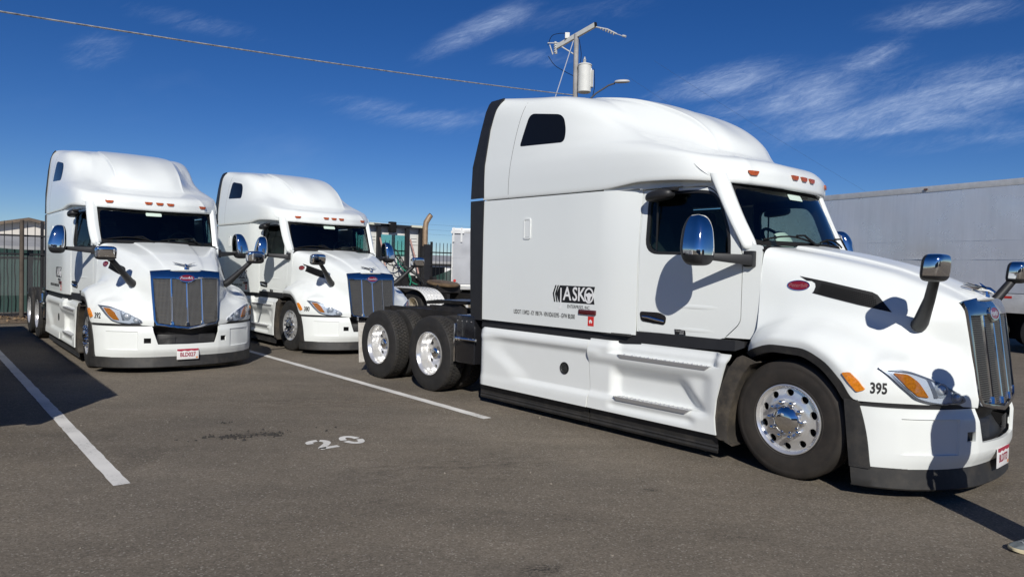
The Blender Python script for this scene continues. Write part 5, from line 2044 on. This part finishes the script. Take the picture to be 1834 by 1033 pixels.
house('white_garage', (-21.5, 33.5), R(35), 6, 5, 2.1, .5, WSID, ROOFG, 'small white outbuilding behind the green screen at the left', 'building')


house('warehouse', (-6, -34), R(4), 38, 16, 5.6, 1.2, mat('grey_block', (.20, .19, .18), .85, var=.1, vscale=.5), ROOFG, 'wide grey warehouse across the lot, seen only as a dark shape in the chrome mirrors', 'warehouse', [(-12 + 6 * i, 0, 1.4, 1.6, 1.4, 'front') for i in range(4)])
house('brick_store', (30, -22), R(-60), 22, 12, 4.6, .8, mat('brown_block', (.22, .15, .11), .85, var=.12, vscale=.6), ROOFB, 'long brown building off to the right, seen only in reflections on chrome', 'building')

# ------------------------------------------------------------------ trailers
SHEET = mat('trailer_sheet', (.74, .755, .78), .30, .50, var=.07, vscale=.45, rvar=.10, bump=.004, bscale=1.1)
_nt = SHEET.node_tree
_tc = _nt.nodes.new('ShaderNodeTexCoord')
_mp = _nt.nodes.new('ShaderNodeMapping')
_mp.inputs['Scale'].default_value = (5.5, 5.5, .35)
_nz = _nt.nodes.new('ShaderNodeTexNoise')
_nz.inputs['Scale'].default_value = 1.4
_nz.inputs['Detail'].default_value = 8
_nz.inputs['Roughness'].default_value = .7
_mr = _nt.nodes.new('ShaderNodeMapRange')
_mr.inputs[1].default_value, _mr.inputs[2].default_value = .3, .7
_mr.inputs[3].default_value, _mr.inputs[4].default_value = .92, 1.05
_mx = _nt.nodes.new('ShaderNodeMixRGB')
_mx.blend_type = 'MULTIPLY'
_mx.inputs[0].default_value = 1
_p = _nt.nodes['Principled BSDF']
_src = _p.inputs['Base Color'].links[0].from_socket
_nt.links.new(_tc.outputs['Object'], _mp.inputs[0])
_nt.links.new(_mp.outputs[0], _nz.inputs['Vector'])
_nt.links.new(_nz.outputs[0], _mr.inputs[0])
_nt.links.new(_src, _mx.inputs[1])
_nt.links.new(_mr.outputs[0], _mx.inputs[2])
_nt.links.new(_mx.outputs[0], _p.inputs['Base Color'])
RAILM = mat('trailer_rail', (.60, .60, .59), .42, .35, var=.12, vscale=5, bump=.001, bscale=40)
TAPER = mat('tape_red', (.50, .03, .02), .4)
TAPEW = mat('tape_pale', (.55, .55, .42), .4)


def trailer(name, a, b, z0, z1, wdir, W, npan, label, group=None, axle=True, dent=0.0, seed=1, rh=.17, sheet=None):
    SHEET_ = sheet or SHEET
    """box trailer whose visible side runs from a to b"""
    a, b = Vector((*a, 0)), Vector((*b, 0))
    L = (b - a).length
    t = empty(name, tuple(a), math.atan2((b - a).y, (b - a).x))
    tag(t, label, 'trailer', group)
    sg = wdir                       # +1: body extends to local +y
    rr = random.Random(seed)
    w = (L - .1) / npan
    for i in range(npan):
        x0, x1 = .05 + i * w + .0015, .05 + (i + 1) * w - .0015
        V = []
        bumps = [(rr.uniform(x0, x1), rr.uniform(z0 + .4, z1 - .4), rr.uniform(.10, .40), rr.uniform(-.03, .03) * dent) for k in range(9)]
        nx, nz = max(30, int(w / .09)), 34
        for k in range(nz):
            for j in range(nx):
                x, z = lerp(x0, x1, j / (nx - 1)), lerp(z0 + .02, z1 - .16, k / (nz - 1))
                d = sum(h * math.exp(-((x - cx_)**2 + (z - cz)**2) / (2 * q * q)) for cx_, cz, q, h in bumps)
                d += .006 * dent * math.sin(1.7 * x + i) * math.sin(2.1 * z + .8 * x + i)
                V.append((x, -sg * d, z))
        mk('side_panel', *shell(V, grid_faces(nz, nx) if sg < 0 else [f[::-1] for f in grid_faces(nz, nx)], .012), SHEET_, t, angle=60)
    for zf in (.30, .47):
        mb = MB()
        z = z0 + (z1 - z0) * zf
        lo, hi = sorted((-sg * .016, sg * .004))
        mb.box((.04, lo, z), (L - .04, hi, z + .010))
        mb.build('sheet_lap', SHEET_, t, smooth=False)
    mb = MB()
    mb.box((0, -.022, z1 - .16), (L, sg * .10, z1)) if sg > 0 else mb.box((0, sg * .10, z1 - .16), (L, .022, z1))
    q = mb.build('top_rail', RAILM, t, smooth=False)
    bevel(q, .012)
    mb = MB()
    lo, hi = sorted((-sg * .025, sg * .1))
    mb.box((0, lo, z0 - rh), (L, hi, z0))
    bevel(mb.build('bottom_rail', RAILM, t, smooth=False), .012)
    mb = MB()
    lo, hi = sorted((sg * .03, sg * W))
    mb.box((.01, lo, z0 - .1), (L - .01, hi, z1 - .03))
    mb.build('box_body', RAILM, t, smooth=False)
    n = int(L / .62)
    for i in range(n):
        mb = MB()
        x = .35 + i * .62
        lo, hi = sorted((-sg * .029, -sg * .026))
        mb.box((x, lo, z0 - .105), (x + .29, hi, z0 - .05))
        mb.build('reflector_tape', TAPER if i % 2 else TAPEW, t, smooth=False)
    mb = MB()
    for i in range(int(L / .12)):
        x = .08 + i * .12
        for z in (z0 - .02, z1 - .13, z1 - .03):
            y = -sg * .024
            mb.add([(x - .006, y, z - .006), (x + .006, y, z - .006), (x + .006, y, z + .006), (x - .006, y, z + .006), (x, y - sg * .005, z)], [(0, 1, 4), (1, 2, 4), (2, 3, 4), (3, 0, 4)])
    for i in range(1, npan):
        for k in range(int((z1 - z0) / .09)):
            for dx in (-.03, .03):
                x, z, y = .05 + i * w + dx, z0 + .05 + k * .09, -sg * .002
                mb.add([(x - .006, y, z - .006), (x + .006, y, z - .006), (x + .006, y, z + .006), (x - .006, y, z + .006), (x, y - sg * .005, z)], [(0, 1, 4), (1, 2, 4), (2, 3, 4), (3, 0, 4)])
    mb.build('rail_rivets', RAILM, t, smooth=False, stuff=True)
    for k in range(3):
        mb = MB()
        x = L * (.15 + .35 * k)
        lo, hi = sorted((-sg * .03, -sg * .055))
        mb.box((x, lo, z1 - .10), (x + .09, hi, z1 - .06))
        mb.build('clearance_lamp', mat('dull_lamp', (.12, .05, .03), .4), t)
    if axle:
        for x in (L * .62, L * .62 + 1.3, L * .12):
            if x < L * .3:
                mb = MB()
                for yy in (.35, W - .45):
                    mb.box((x, sg * yy, .05), (x + .12, sg * (yy + .1), z0 - .1))
                mb.build('landing_leg', STEEL, t, smooth=False)
                continue
            for yy in (.12, W - .12):
                V, F = lathe([(-.12, .28), (-.135, .36), (-.12, .47), (-.1, .49), (.1, .49), (.12, .47), (.135, .36), (.12, .28), (.02, .2), (.02, .001)], 28)
                mk('wheel', [(x + a_, sg * yy + b_, .49 + c_) for a_, b_, c_ in V], F, TYRE, t)
        mb = MB()
        mb.box((.4, sg * .5, z0 - .32), (L - .3, sg * .75, z0 - .1))
        mb.box((.4, sg * (W - .75), z0 - .32), (L - .3, sg * (W - .5), z0 - .1))
        mb.build('underframe', STEEL, t, smooth=False)
        mb = MB()
        lo, hi = sorted((sg * .42, sg * .46))
        mb.box((.5, lo, .30), (L - .4, hi, z0 - .12))
        mb.build('under_shade', MATTBLK, t, smooth=False)  # black sheet added for the deep shade under the trailer
    return t


trailer('silver_trailer', (7.6, 24.3), (13.9, 12.9), 1.38, 4.10, 1, 2.5, 1, 'long dented silver box trailer rising behind the hood of the nearest truck', 'silver trailers in the lot', dent=1.0, seed=4, rh=.45)
trailer('silver_trailer', (-2.10, 24.2), (4.2, 24.75), 1.10, 3.02, 1, 2.4, 4, 'low silver trailer with red and white tape beside the rear edge of the nearest truck', 'silver trailers in the lot', axle=True, dent=.4, seed=9, sheet=mat('grey_sheet', (.40, .41, .43), .4, .3, var=.1, vscale=.8, dirt=((.55, .55, .55), .3)))
V = []
t2 = [o for o in bpy.data.objects if o.name == 'silver_trailer.001'][0]
for i in range(9):
    a = R(-20 + 130 * i / 8)
    for x in (-.15, 2.6):
        V.append((x, -.16 - .22 * math.sin(a) * .6, .42 + .34 * math.cos(a) + .02))
mk('rounded_fender', *shell(V, grid_faces(9, 2), .02), RAILM, t2, angle=60)
mb = MB()
for x in (.03, .30):
    mb.box((x, -.06, 2.55), (x + .06, -.02, 3.04))
mb.box((-.03, -.07, 2.84), (.42, -.02, 2.92))
mb.build('corner_latch', RAILM, t2, smooth=False)
V, F = lathe([(.0, .001), (.0, .045), (.03, .05)], 16)
mk('round_reflector', [(.13 + x, -.03 + y * .5, 1.23 + z) for x, y, z in V], F, TAPER, t2)

trailer('low_trailer', (-4.61, 5.83), (-11.6, 14.25), .95, 1.85, 1, 2.4, 4, 'low silver trailer past the left edge, whose shadow crosses the long white line', None, dent=.3, seed=2)

# ------------------------------------------------------------------ white yard tractor behind truck 380
yt = empty('yard_tractor', (-3.82, 22.55, 0), R(131.5))
tag(yt, 'white yard tractor with a rusty exhaust stack, seen from behind beyond truck 380', 'truck')
W2 = mat('dull_white_paint', (.68, .68, .65), .45, coat=.2, var=.05, vscale=2, dirt=((.45, .40, .32), .3))
RUST = mat('heat_browned_steel', (.34, .245, .16), .55, .4, var=.3, vscale=5, dirt=((.16, .09, .05), .6))
wallp = rpoly([(-.98, 1.0), (.98, 1.0), (.98, 2.90), (-.98, 2.90)], .06, 3)
winp = rpoly([(-.60, 1.98), (.62, 1.98), (.62, 2.66), (-.60, 2.66)], .10, 4)
bw = panel('cab_back', wallp, [winp], lambda a, b: (0.0, -a, b), .05, W2, yt, .4)
panel('back_window', rpoly([(-.59, 1.99), (.61, 1.99), (.61, 2.65), (-.59, 2.65)], .09, 4), [], lambda a, b: (.02, -a, b), .006, glass_mat('green_glass', (.74, .90, .86)), bw, .4)
panel('window_rubber', rpoly([(-.64, 1.94), (.66, 1.94), (.66, 2.70), (-.64, 2.70)], .12, 4), [winp], lambda a, b: (-.015, -a, b), .02, W2, bw, .4)
mb = MB()
for s in (-1, 1):
    mb.box((.05, s * .93, 1.0), (1.6, s * .98, 1.95))
    mb.box((.05, s * .93, 1.95), (.16, s * .98, 2.8))
    mb.box((1.45, s * .93, 1.95), (1.6, s * .98, 2.8))
mb.box((.05, -.98, 2.78), (1.65, .98, 2.92))
mb.box((1.55, -.93, 1.0), (1.62, .93, 1.9))
mb.box((.05, -.93, 1.0), (1.6, .93, 1.06))
mb.build('cab_shell', W2, yt, smooth=False)
for s in (-1, 1):
    mb = MB()
    mb.box((.16, s * .95, 1.95), (1.45, s * .955, 2.78))
    mb.build('side_window', MATS['green_glass'], yt, smooth=False)
mb = MB()
mb.box((1.58, -.9, 1.9), (1.59, .9, 2.78))
mb.build('front_window', MATS['green_glass'], yt, smooth=False)
mb = MB()
for z, y0 in ((2.58, .66), (2.48, .66), (2.38, .70), (2.05, .66)):
    for s in (-1, 1):
        lo, hi = sorted((s * y0, s * (y0 + .22)))
        mb.box((-.02, lo, z), (.0, hi, z + .018))
mb.build('wall_ribs', W2, bw, smooth=False)
mb = MB()
for y in (.62, -.42):
    mb.box((-.20, y - .06, 1.0), (-.10, y + .06, 2.92))
mb.box((-.20, -1.0, 2.88), (-.08, 1.02, 2.98))
mb.box((-.22, -1.0, 1.25), (-.1, -.88, 2.95))
mb.build('headache_rack', FB, yt, smooth=False)
mb = MB()
for y in (-.75, .8):
    mb.box((-.23, y - .20, 2.93), (-.14, y + .20, 3.0))
mb.build('beacon_bar', mat('pale_lamp_bar', (.62, .62, .50), .3), yt, smooth=False)
mb = MB()
mb.box((-.32, .08, 2.72), (-.16, .30, 3.06))
bevel(mb.build('work_lamp', MATTBLK, yt), .02)
mb = MB()
mb.box((-.30, .28, 2.98), (-.2, .86, 2.99))
mb.box((.2, .78, 3.0), (.34, .92, 3.06))
mb.build('antenna_base', W2, yt, smooth=False)
for i, (y0, y1) in enumerate(((.60, .48), (-.50, -.72))):
    mb = MB()
    mb.tube([(-.21, y0, 2.55), (-.30, lerp(y0, y1, .5), 2.05), (-.40, y1, 1.45)], .028, 8)
    mb.build('striped_pole', mat('faded_pole', (.42, .25, .21), .6, var=.4, vscale=9), yt)
mb = MB()
mb.tube([(-.28, -1.03, .95), (-.28, -1.03, 2.2), (-.28, -1.03, 2.95), (-.29, -1.05, 3.12), (-.33, -1.12, 3.26), (-.36, -1.18, 3.36)], [.09, .09, .088, .088, .086, .084], 14)
ex = mb.build('exhaust_stack', RUST, yt, angle=50)
mb = MB()
mb.tube([(-.36, -1.18, 3.355), (-.367, -1.193, 3.37)], .078, 12)
mb.build('stack_mouth', MATTBLK, ex)
mb = MB()
mb.tube([(-.28, -1.03, 1.2), (-.28, -1.03, 2.35)], .125, 14)
mb.box((-.42, -1.14, 1.2), (-.36, -.92, 2.4))
mb.build('stack_guard', FB, ex)
GREENH = mat('green_hose', (.02, .22, .13), .5)
HB = mat('black_hose', (.02, .02, .02), .5)
for k in range(7):
    mb = MB()
    pts = []
    for i in range(24):
        t = i / 23
        y = lerp(.1 - .05 * k, -.35 + .22 * ((k * 5) % 4), t) + .11 * math.sin(7 * t + 2 * k)
        x = lerp(-.2, -1.2 - .12 * k, t)
        z = lerp(2.15 - .05 * k, 1.12, t) - .35 * math.sin(math.pi * t) * (k % 3) * .5
        pts.append((x, y, z))
    mb.tube(pts, .017, 6)
    mb.build('air_hose', GREENH if k in (1, 3) else HB, yt)
for k, (cy_, cz, rr) in enumerate(((.2, 1.95, .26), (.05, 1.8, .2))):
    mb = MB()
    mb.tube([(-.30 - .05 * k, cy_ + rr * math.cos(a), cz + rr * math.sin(a)) for a in np.linspace(0, 6.1, 24)], .016, 6)
    mb.build('coiled_hose', HB, yt)
rb = random.Random(3)
mb = MB()
for k in range(26):
    x, y, z = rb.uniform(-1.5, -.35), rb.uniform(-.95, .6), rb.uniform(.95, 1.25)
    mb.box((x, y, z - .1), (x + rb.uniform(.08, .25), y + rb.uniform(.06, .2), z + rb.uniform(.02, .18)))
mb.build('valve_clutter', STEEL, yt, smooth=False, stuff=True)
mb = MB()
for s in (-1, 1):
    mb.box((-3.6, s * .38, .72), (1.8, s * .47, .94))
mb.box((-1.5, -.95, .75), (-.2, .95, 1.0))
mb.box((1.0, -.95, .55), (1.9, .95, 1.0))
mb.build('chassis_frame', STEEL, yt, smooth=False)
# rear fenders of tread plate with raised lozenges, wheels, fifth wheel
for s in (-1, 1):
    V = []
    prof = [(-1.45, .96), (-1.75, 1.06), (-2.2, 1.10), (-2.8, 1.10), (-3.25, 1.06), (-3.5, .96), (-3.68, .80), (-3.76, .62)]
    for x, z in prof:
        for y in (.62, .84, 1.06, 1.22):
            V.append((x, s * y, z - (.02 if y > 1.2 else 0)))
    D = surf(np.array(V).reshape(len(prof), 4, 3), 3, 2)
    fd = mk('rear_fender', *shell(D.reshape(-1, 3), grid_faces(*D.shape[:2]), .012), W2, yt, angle=60)
    mb = MB()
    for i in range(2, D.shape[0] - 1):
        for j in range(1, D.shape[1] - 1):
            c = Vector(D[i, j])
            e = (Vector(D[i + 1, j]) - c) * .35
            g = (Vector(D[i, j + 1]) - c) * .18
            n = e.cross(g).normalized() * (.012 if e.cross(g).z > 0 else -.012)
            mb.add([c + e, c + g, c - e, c - g, c + n], [(0, 1, 4), (1, 2, 4), (2, 3, 4), (3, 0, 4)])
    mb.build('tread_lozenges', ALU, fd, smooth=False, stuff=True)
    for x in (-2.75, .9):
        w = empty('wheel', (x, s * .93, .52), 0, yt)
        kit_obj('tyre', 'dt', TYRE, w, s)
        kit_obj('rim', 'dr', mat('dull_cream_rim', (.50, .45, .36), .5, .4), w, s)
        kit_obj('wheel_disc', 'dd', MATS['dull_cream_rim'], w, s)
V, F = lathe([(.0, .001), (.0, .36), (-.012, .46), (-.05, .50), (-.09, .48), (-.09, .001)], 30)
fw = mk('fifth_wheel', [(-2.75 + x + .0, z * .95, 1.26 - y * -1 + x * .12) for x, y, z in V], F, mat('muddy_grease', (.10, .066, .035), .6, var=.5, vscale=5, dirt=((.20, .14, .08), .8), bump=.02, bscale=9), yt, angle=40)
mb = MB()
mb.box((-3.05, -.40, .95), (-2.3, .40, 1.18))
mb.build('boom', STEEL, yt, smooth=False)

# ------------------------------------------------------------------ utility pole
up = empty('utility_pole', (3.14, 38.0, -.05))
tag(up, 'grey utility pole with crossarm, transformer and lamp above the roof of the nearest truck', 'utility pole')
GALV = mat('grey_pole', (.30, .29, .28), .8, var=.2, vscale=3, bump=.004, bscale=10)
ARM = mat('pale_fibreglass', (.62, .62, .58), .6, var=.06, vscale=3)
mb = MB()
mb.tube([(0, 0, 0), (0, 0, 7), (-.05, 0, 14.28)], [.17, .15, .125], 14)
mb.build('pole_shaft', GALV, up)
aL, aR = Vector((-1.02, 1.25, 13.98)), Vector((.82, -1.1, 14.42))
ax = (aR - aL).normalized()
sd = ax.cross(Vector((0, 0, 1))).normalized()
upv = sd.cross(ax)
mb = MB()
h, w = .12, .07
mb.hexa([aL - sd * w - upv * h, aL + sd * w - upv * h, aL + sd * w + upv * h, aL - sd * w + upv * h], [aR - sd * w - upv * h, aR + sd * w - upv * h, aR + sd * w + upv * h, aR - sd * w + upv * h])
ca = mb.build('crossarm', ARM, up, smooth=False)
mb = MB()
e = aR + ax * .003
mb.hexa([e - sd * .074 - upv * .124, e + sd * .074 - upv * .124, e + sd * .074 + upv * .124, e - sd * .074 + upv * .124], [e + ax * .05 - sd * .074 - upv * .124, e + ax * .05 + sd * .074 - upv * .124, e + ax * .05 + sd * .074 + upv * .124, e + ax * .05 - sd * .074 + upv * .124])
mb.build('arm_cap', MATTBLK, ca, smooth=False)
mb = MB()
mb.tube([(-.75, .9, 13.88), (-.08, .05, 13.2)], .035, 8)
mb.build('arm_brace', ARM, up)
mb = MB()
mb.tube([aL + Vector((-.08, 0, .28)), aL + Vector((-.02, 0, -.38))], [.07, .07], 10)
for k in range(5):
    z = aL.z + .2 - k * .12
    mb.tube([(aL.x - .06, aL.y, z), (aL.x - .055, aL.y, z - .03)], .11, 10)
mb.tube([aL + Vector((-.38, 0, .1)), aL + Vector((-.20, 0, -.42))], .035, 8)
mb.tube([aL + Vector((-.5, 0, .2)), aL + Vector((.1, 0, .22))], .03, 6)
mb.build('fuse_cutout', mat('porcelain_grey', (.50, .50, .48), .3, coat=.3), up)
mb = MB()
mb.box((-.62, .45, 14.22), (-.38, .7, 14.52))
mb.build('arrester', ARM, up, smooth=False)
mb = MB()
mb.tube([aR + Vector((0, 0, -.1)), (1.4, -1.5, 14.08), (1.85, -1.8, 13.75)], [.04, .04, .04], 8)
for k in range(6):
    q = aR.lerp(Vector((1.85, -1.8, 13.75)), .25 + k * .12) + Vector((0, 0, -.06))
    mb.tube([q, q + Vector((.03, -.02, -.02))], .06, 8)
mb.tube([(1.85, -1.8, 13.75), (2.15, -2.0, 13.58)], .02, 6)
mb.tube([(2.12, -2.0, 13.60), (2.26, -2.1, 13.54)], .06, 8)
mb.build('dead_end_insulator', MATS['porcelain_grey'], up)
V, F = lathe([(11.05, .001), (11.05, .36), (11.08, .40), (12.60, .40), (12.62, .43), (12.66, .43), (12.70, .38), (12.76, .2), (12.78, .001)], 28)
tr = mk('transformer', [(.42 + x * .88, -.25 + z * .88, 11.15 + (y - 11.05) * .90) for x, y, z in V], F, ARM, up, angle=30)
mb = MB()
for k in range(5):
    mb.box((.66 + k * .045, -.45, 11.42), (.685 + k * .045, -.1, 12.3))
mb.box((.12, -.28, 11.3), (.22, -.2, 12.4))
mb.box((.66, -.4, 12.2), (.78, -.2, 12.4))
mb.build('cooling_fins', ARM, tr, smooth=False)
mb = MB()
mb.tube([(.40, -.25, 12.68), (.40, -.25, 12.95)], [.07, .05], 8)
for z in (12.74, 12.8, 12.86):
    mb.tube([(.4, -.25, z), (.4, -.25, z + .03)], .085, 8)
mb.tube([(.40, -.25, 12.94), (.40, -.25, 13.02)], .04, 6)
mb.build('bushing', MATS['porcelain_grey'], tr)
mb = MB()
mb.tube([(.05, -.1, 9.6), (.45, -.3, 10.5), (1.0, -.5, 11.05), (1.65, -.75, 11.44), (1.95, -.85, 11.52)], .045, 10)
la = mb.build('lamp_arm', mat('dark_galvanised', (.14, .14, .145), .5, .6), up)
V, F = superell(2.30, -1.0, 11.56, .40, .17, .12, .8, .8, 24, 14, lambda x, y, z: (x, y - .1 * x, (z * .45 if z < 0 else z) + .03 * x))
mk('lamp_head', V, F, mat('lamp_grey', (.42, .42, .42), .45), up, angle=60)
mb = MB()
for pts in ([(-1.5, 1.4, 14.1), (-1.3, 1.2, 14.55), (-.9, .9, 14.6), (-.5, .55, 14.5)], [(-1.45, 1.4, 13.5), (-1.1, 1.0, 12.9), (-.5, .5, 12.4), (-.1, .1, 12.1)], [(.1, -.05, 14.0), (.22, -.1, 13.2), (.16, -.1, 12.5)], [(.9, -.3, 12.4), (.95, -.3, 11.4), (.75, -.35, 10.6), (.5, -.3, 9.8)]):
    C = bspl(np.array(pts), np.linspace(0, len(pts) - 1, 16))
    mb.tube([tuple(p) for p in C], .018, 5)
mb.build('jumper_wires', MATTBLK, up)
mb = MB()
mb.tube([(-.2, 0, 13.95), (-1.0, -.5, 11.2), (-2.2, -1.2, 7.2), (-4.2, -2.4, .1)], .025, 6)
mb.build('guy_wire', mat('pale_wire', (.50, .52, .55), .5, .3), up)


def wire(name, a, b, sag, r_, label, m, extra=()):
    a, b = Vector(a), Vector(b)
    P = []
    for i in range(61):
        t = i / 60
        q = a.lerp(b, t)
        q.z -= sag * 4 * t * (1 - t)
        P.append(q)
    mb = MB()
    mb.tube(P, r_, 5)
    o = mb.build(name, m)
    return tag(o, label, 'cable')


WIRE = mat('twisted_cable', (.34, .33, .31), .5, .3, var=.6, vscale=6)
WIRED = mat('dark_wire', (.05, .055, .065), .6)
wire('service_cable', (-21.6, 12.8, 7.80), (3.05, 37.95, 11.0), 0.25, .028, 'twisted cable running from the top left corner of the sky down to the utility pole', WIRE)
wire('thin_wire', (6.6, 34.5, 11.9), (30, 44, 2.8), .3, .0035, 'upper of two thin dark wires descending to the right across the sky', WIRED)
wire('thin_wire', (5.2, 34.5, 11.2), (28, 46, 3.2), .5, .0035, 'lower of two thin dark wires descending to the right across the sky', WIRED)

for k, z in enumerate((4.15, 4.55, 5.0)):
    wire('far_wire', (-40, 62, z + 2.2), (46, 62, z + .4), 1.2, .006, ('lowest', 'middle', 'highest')[k] + ' of three faint far wires over the white building, right of the exhaust stack', WIRED)

# ------------------------------------------------------------------ person standing just past the right edge
PX, PY_ = 3.44, 4.31
PROT = 52
pn = empty('person', (PX, PY_, 0), R(PROT))
tag(pn, 'person just past the right edge in grey shoes, only a shoe tip showing', 'person')


def skin_mesh(name, pts, edges, m, parent, sub=2):
    me = bpy.data.meshes.new(name)
    me.from_pydata([p[:3] for p in pts], edges, [])
    me.materials.append(m)
    o = bpy.data.objects.new(name, me)
    link(o, parent)
    sk = o.modifiers.new('skin', 'SKIN')
    sk.use_smooth_shade = True
    for i, p in enumerate(pts):
        rr = p[3]
        me.skin_vertices[0].data[i].radius = rr if isinstance(rr, tuple) else (rr, rr)
    me.skin_vertices[0].data[0].use_root = True
    s2 = o.modifiers.new('sub', 'SUBSURF')
    s2.levels = s2.render_levels = sub
    return o


JEAN = mat('dark_jeans', (.03, .04, .07), .85, var=.2, vscale=12)
JACK = mat('grey_jacket', (.12, .125, .13), .85, var=.15, vscale=8)
SKIN_ = mat('skin', (.52, .34, .25), .55)
HAIR = mat('dark_hair', (.03, .022, .016), .7)
pts = [(0, .02, .90, (.20, .17)), (0, .03, 1.12, (.20, .17)), (0, .02, 1.36, (.19, .14)), (0, .05, 1.47, (.11, .09)), (0, .10, 1.535, .058),
       (-.17, 0, 1.44, .066), (-.225, -.02, 1.18, .050), (-.17, .10, 1.0, .040), (.17, 0, 1.44, .066), (.225, -.02, 1.18, .050), (.17, .10, 1.0, .040)]
skin_mesh('jacket', pts, [(0, 1), (1, 2), (2, 3), (3, 4), (2, 5), (5, 6), (6, 7), (2, 8), (8, 9), (9, 10)], JACK, pn)
pts = [(0, 0, .97, (.145, .115)), (-.09, 0, .86, .108), (-.10, -.01, .50, .092), (-.11, .015, .11, .078), (.09, 0, .86, .108), (.10, -.01, .50, .092), (.11, .015, .11, .078)]
skin_mesh('trousers', pts, [(0, 1), (1, 2), (2, 3), (0, 4), (4, 5), (5, 6)], JEAN, pn)
for s in (-1, 1):
    pts = [(s * .165, .11, .99, .030), (s * .158, .125, .93, (.040, .022)), (s * .15, .135, .88, (.038, .020))]
    hands = skin_mesh('hand', pts, [(0, 1), (1, 2)], SKIN_, pn)
    for k, dy in enumerate((-.024, -.008, .008, .024)):
        ln = (.062, .075, .080, .066)[k]
        pts = [(s * .15, .135 + dy, .895, .009), (s * .146, .14 + dy, .86 - ln * .35, .0085), (s * .138, .142 + dy, .86 - ln * .7, .008), (s * .126, .14 + dy, .86 - ln, .007)]
        skin_mesh('finger', pts, [(0, 1), (1, 2), (2, 3)], SKIN_, hands, 1)
    pts = [(s * .15, .135, .94, .011), (s * .133, .165, .905, .010), (s * .123, .172, .87, .008)]
    skin_mesh('thumb', pts, [(0, 1), (1, 2)], SKIN_, hands, 1)


def headf(x, y, z):
    return (x * (1 - .18 * smooth(0, -.11, z)), y * (1 - .10 * smooth(0, -.11, z)) + (.018 if y > .05 and abs(x) < .02 and -.03 < z < .015 else 0), z)


V, F = superell(0, .135, 1.625, .076, .098, .118, .95, .95, 32, 24, headf)
hd = mk('head', V, F, SKIN_, pn, angle=80)
V, F = superell(0, .115, 1.66, .083, .100, .095, .9, .95, 24, 16, lambda x, y, z: (x, min(y, .075), max(z, -.03)))
mk('hair', V, F, HAIR, hd, angle=80)
for s in (-1, 1):
    V, F = superell(s * .080, .13, 1.62, .010, .022, .032, 1, 1, 12, 10)
    mk('ear', V, F, SKIN_, hd)
    V, F = superell(s * .030, .222, 1.635, .013, .010, .008, 1, 1, 12, 8)
    mk('eye', V, F, mat('eye_white', (.6, .6, .58), .2), hd)
V, F = superell(0, .218, 1.572, .022, .012, .007, 1, 1, 12, 8)
mk('mouth', V, F, mat('lip', (.40, .20, .16), .5), hd)
SHOE = mat('grey_canvas_shoe', (.13, .15, .155), .85, var=.2, vscale=14, bump=.0015, bscale=160)
SOLE = mat('cream_sole', (.46, .40, .26), .6, var=.08, vscale=20)


def shoe(ax_, ay_, ang):
    """toe along local +x"""
    sh = []
    outline = [(.155, .0), (.148, .030), (.12, .048), (.07, .053), (.0, .044), (-.07, .040), (-.115, .034), (-.132, .0)]
    full = outline + [(x, -y) for x, y in outline[-2:0:-1]]
    full = bspl(np.array(full + full[:1] + full[1:2]), np.linspace(0, len(full), 49))[:-1]
    n = len(full)

    def place(V):
        return [(ax_ + x * math.cos(ang) - y * math.sin(ang), ay_ + x * math.sin(ang) + y * math.cos(ang), z) for x, y, z in V]
    V = []
    for k, (sc, z) in enumerate(((.95, .0), (1.02, .004), (1.03, .022), (1.0, .030))):
        V += [(x * sc, y * sc, z + (.012 * float(smooth(.09, .16, x)) if k < 2 else .006 * float(smooth(.09, .16, x)))) for x, y in full]
    so = mk('shoe_sole', place(V), grid_faces(4, n, 0, True) + [tuple(range(n))[::-1], tuple(range(3 * n, 4 * n))], SOLE, pn)
    V = []
    for t in np.linspace(0, 1, 12):
        for x, y in full:
            top = float(np.interp(x, [-.14, -.09, -.02, .03, .08, .13, .16], [.105, .112, .108, .092, .068, .052, .036]))
            r_ = (1 - t**2.6)**.5
            hole = .0
            yy = y * (.96 * max(r_, .04))
            xx = x if t < .5 else lerp(x, x * .92 - .004, (t - .5) * 2)
            V.append((xx * .985, yy, .026 + (top - .026) * math.sin(t * math.pi / 2)))
    mk('shoe_upper', place(V), grid_faces(12, n, 0, True) + [tuple(range(11 * n, 12 * n))], SHOE, so, angle=70)
    mb = MB()
    for k in range(5):
        x = .085 - k * .022
        z = float(np.interp(x, [-.02, .03, .08, .13], [.108, .092, .068, .052])) + .001
        p = place([(x, -.024, z - .007), (x - .004, 0, z + .002), (x - .008, .024, z - .007)])
        mb.tube(p, .0035, 5)
    mb.build('shoe_laces', mat('grey_lace', (.4, .42, .42), .8), so)


def w2l(x, y):
    c, q = math.cos(R(PROT)), math.sin(R(PROT))
    dx, dy = x - PX, y - PY_
    return ((c * dx + q * dy) / .95, (-q * dx + c * dy) / .95)


shoe(*w2l(3.275, 4.335), R(176 - PROT))
shoe(*w2l(3.55, 4.25), R(150 - PROT))
pn.scale = (.95, .95, .925)

# last: file the meshes of each kind
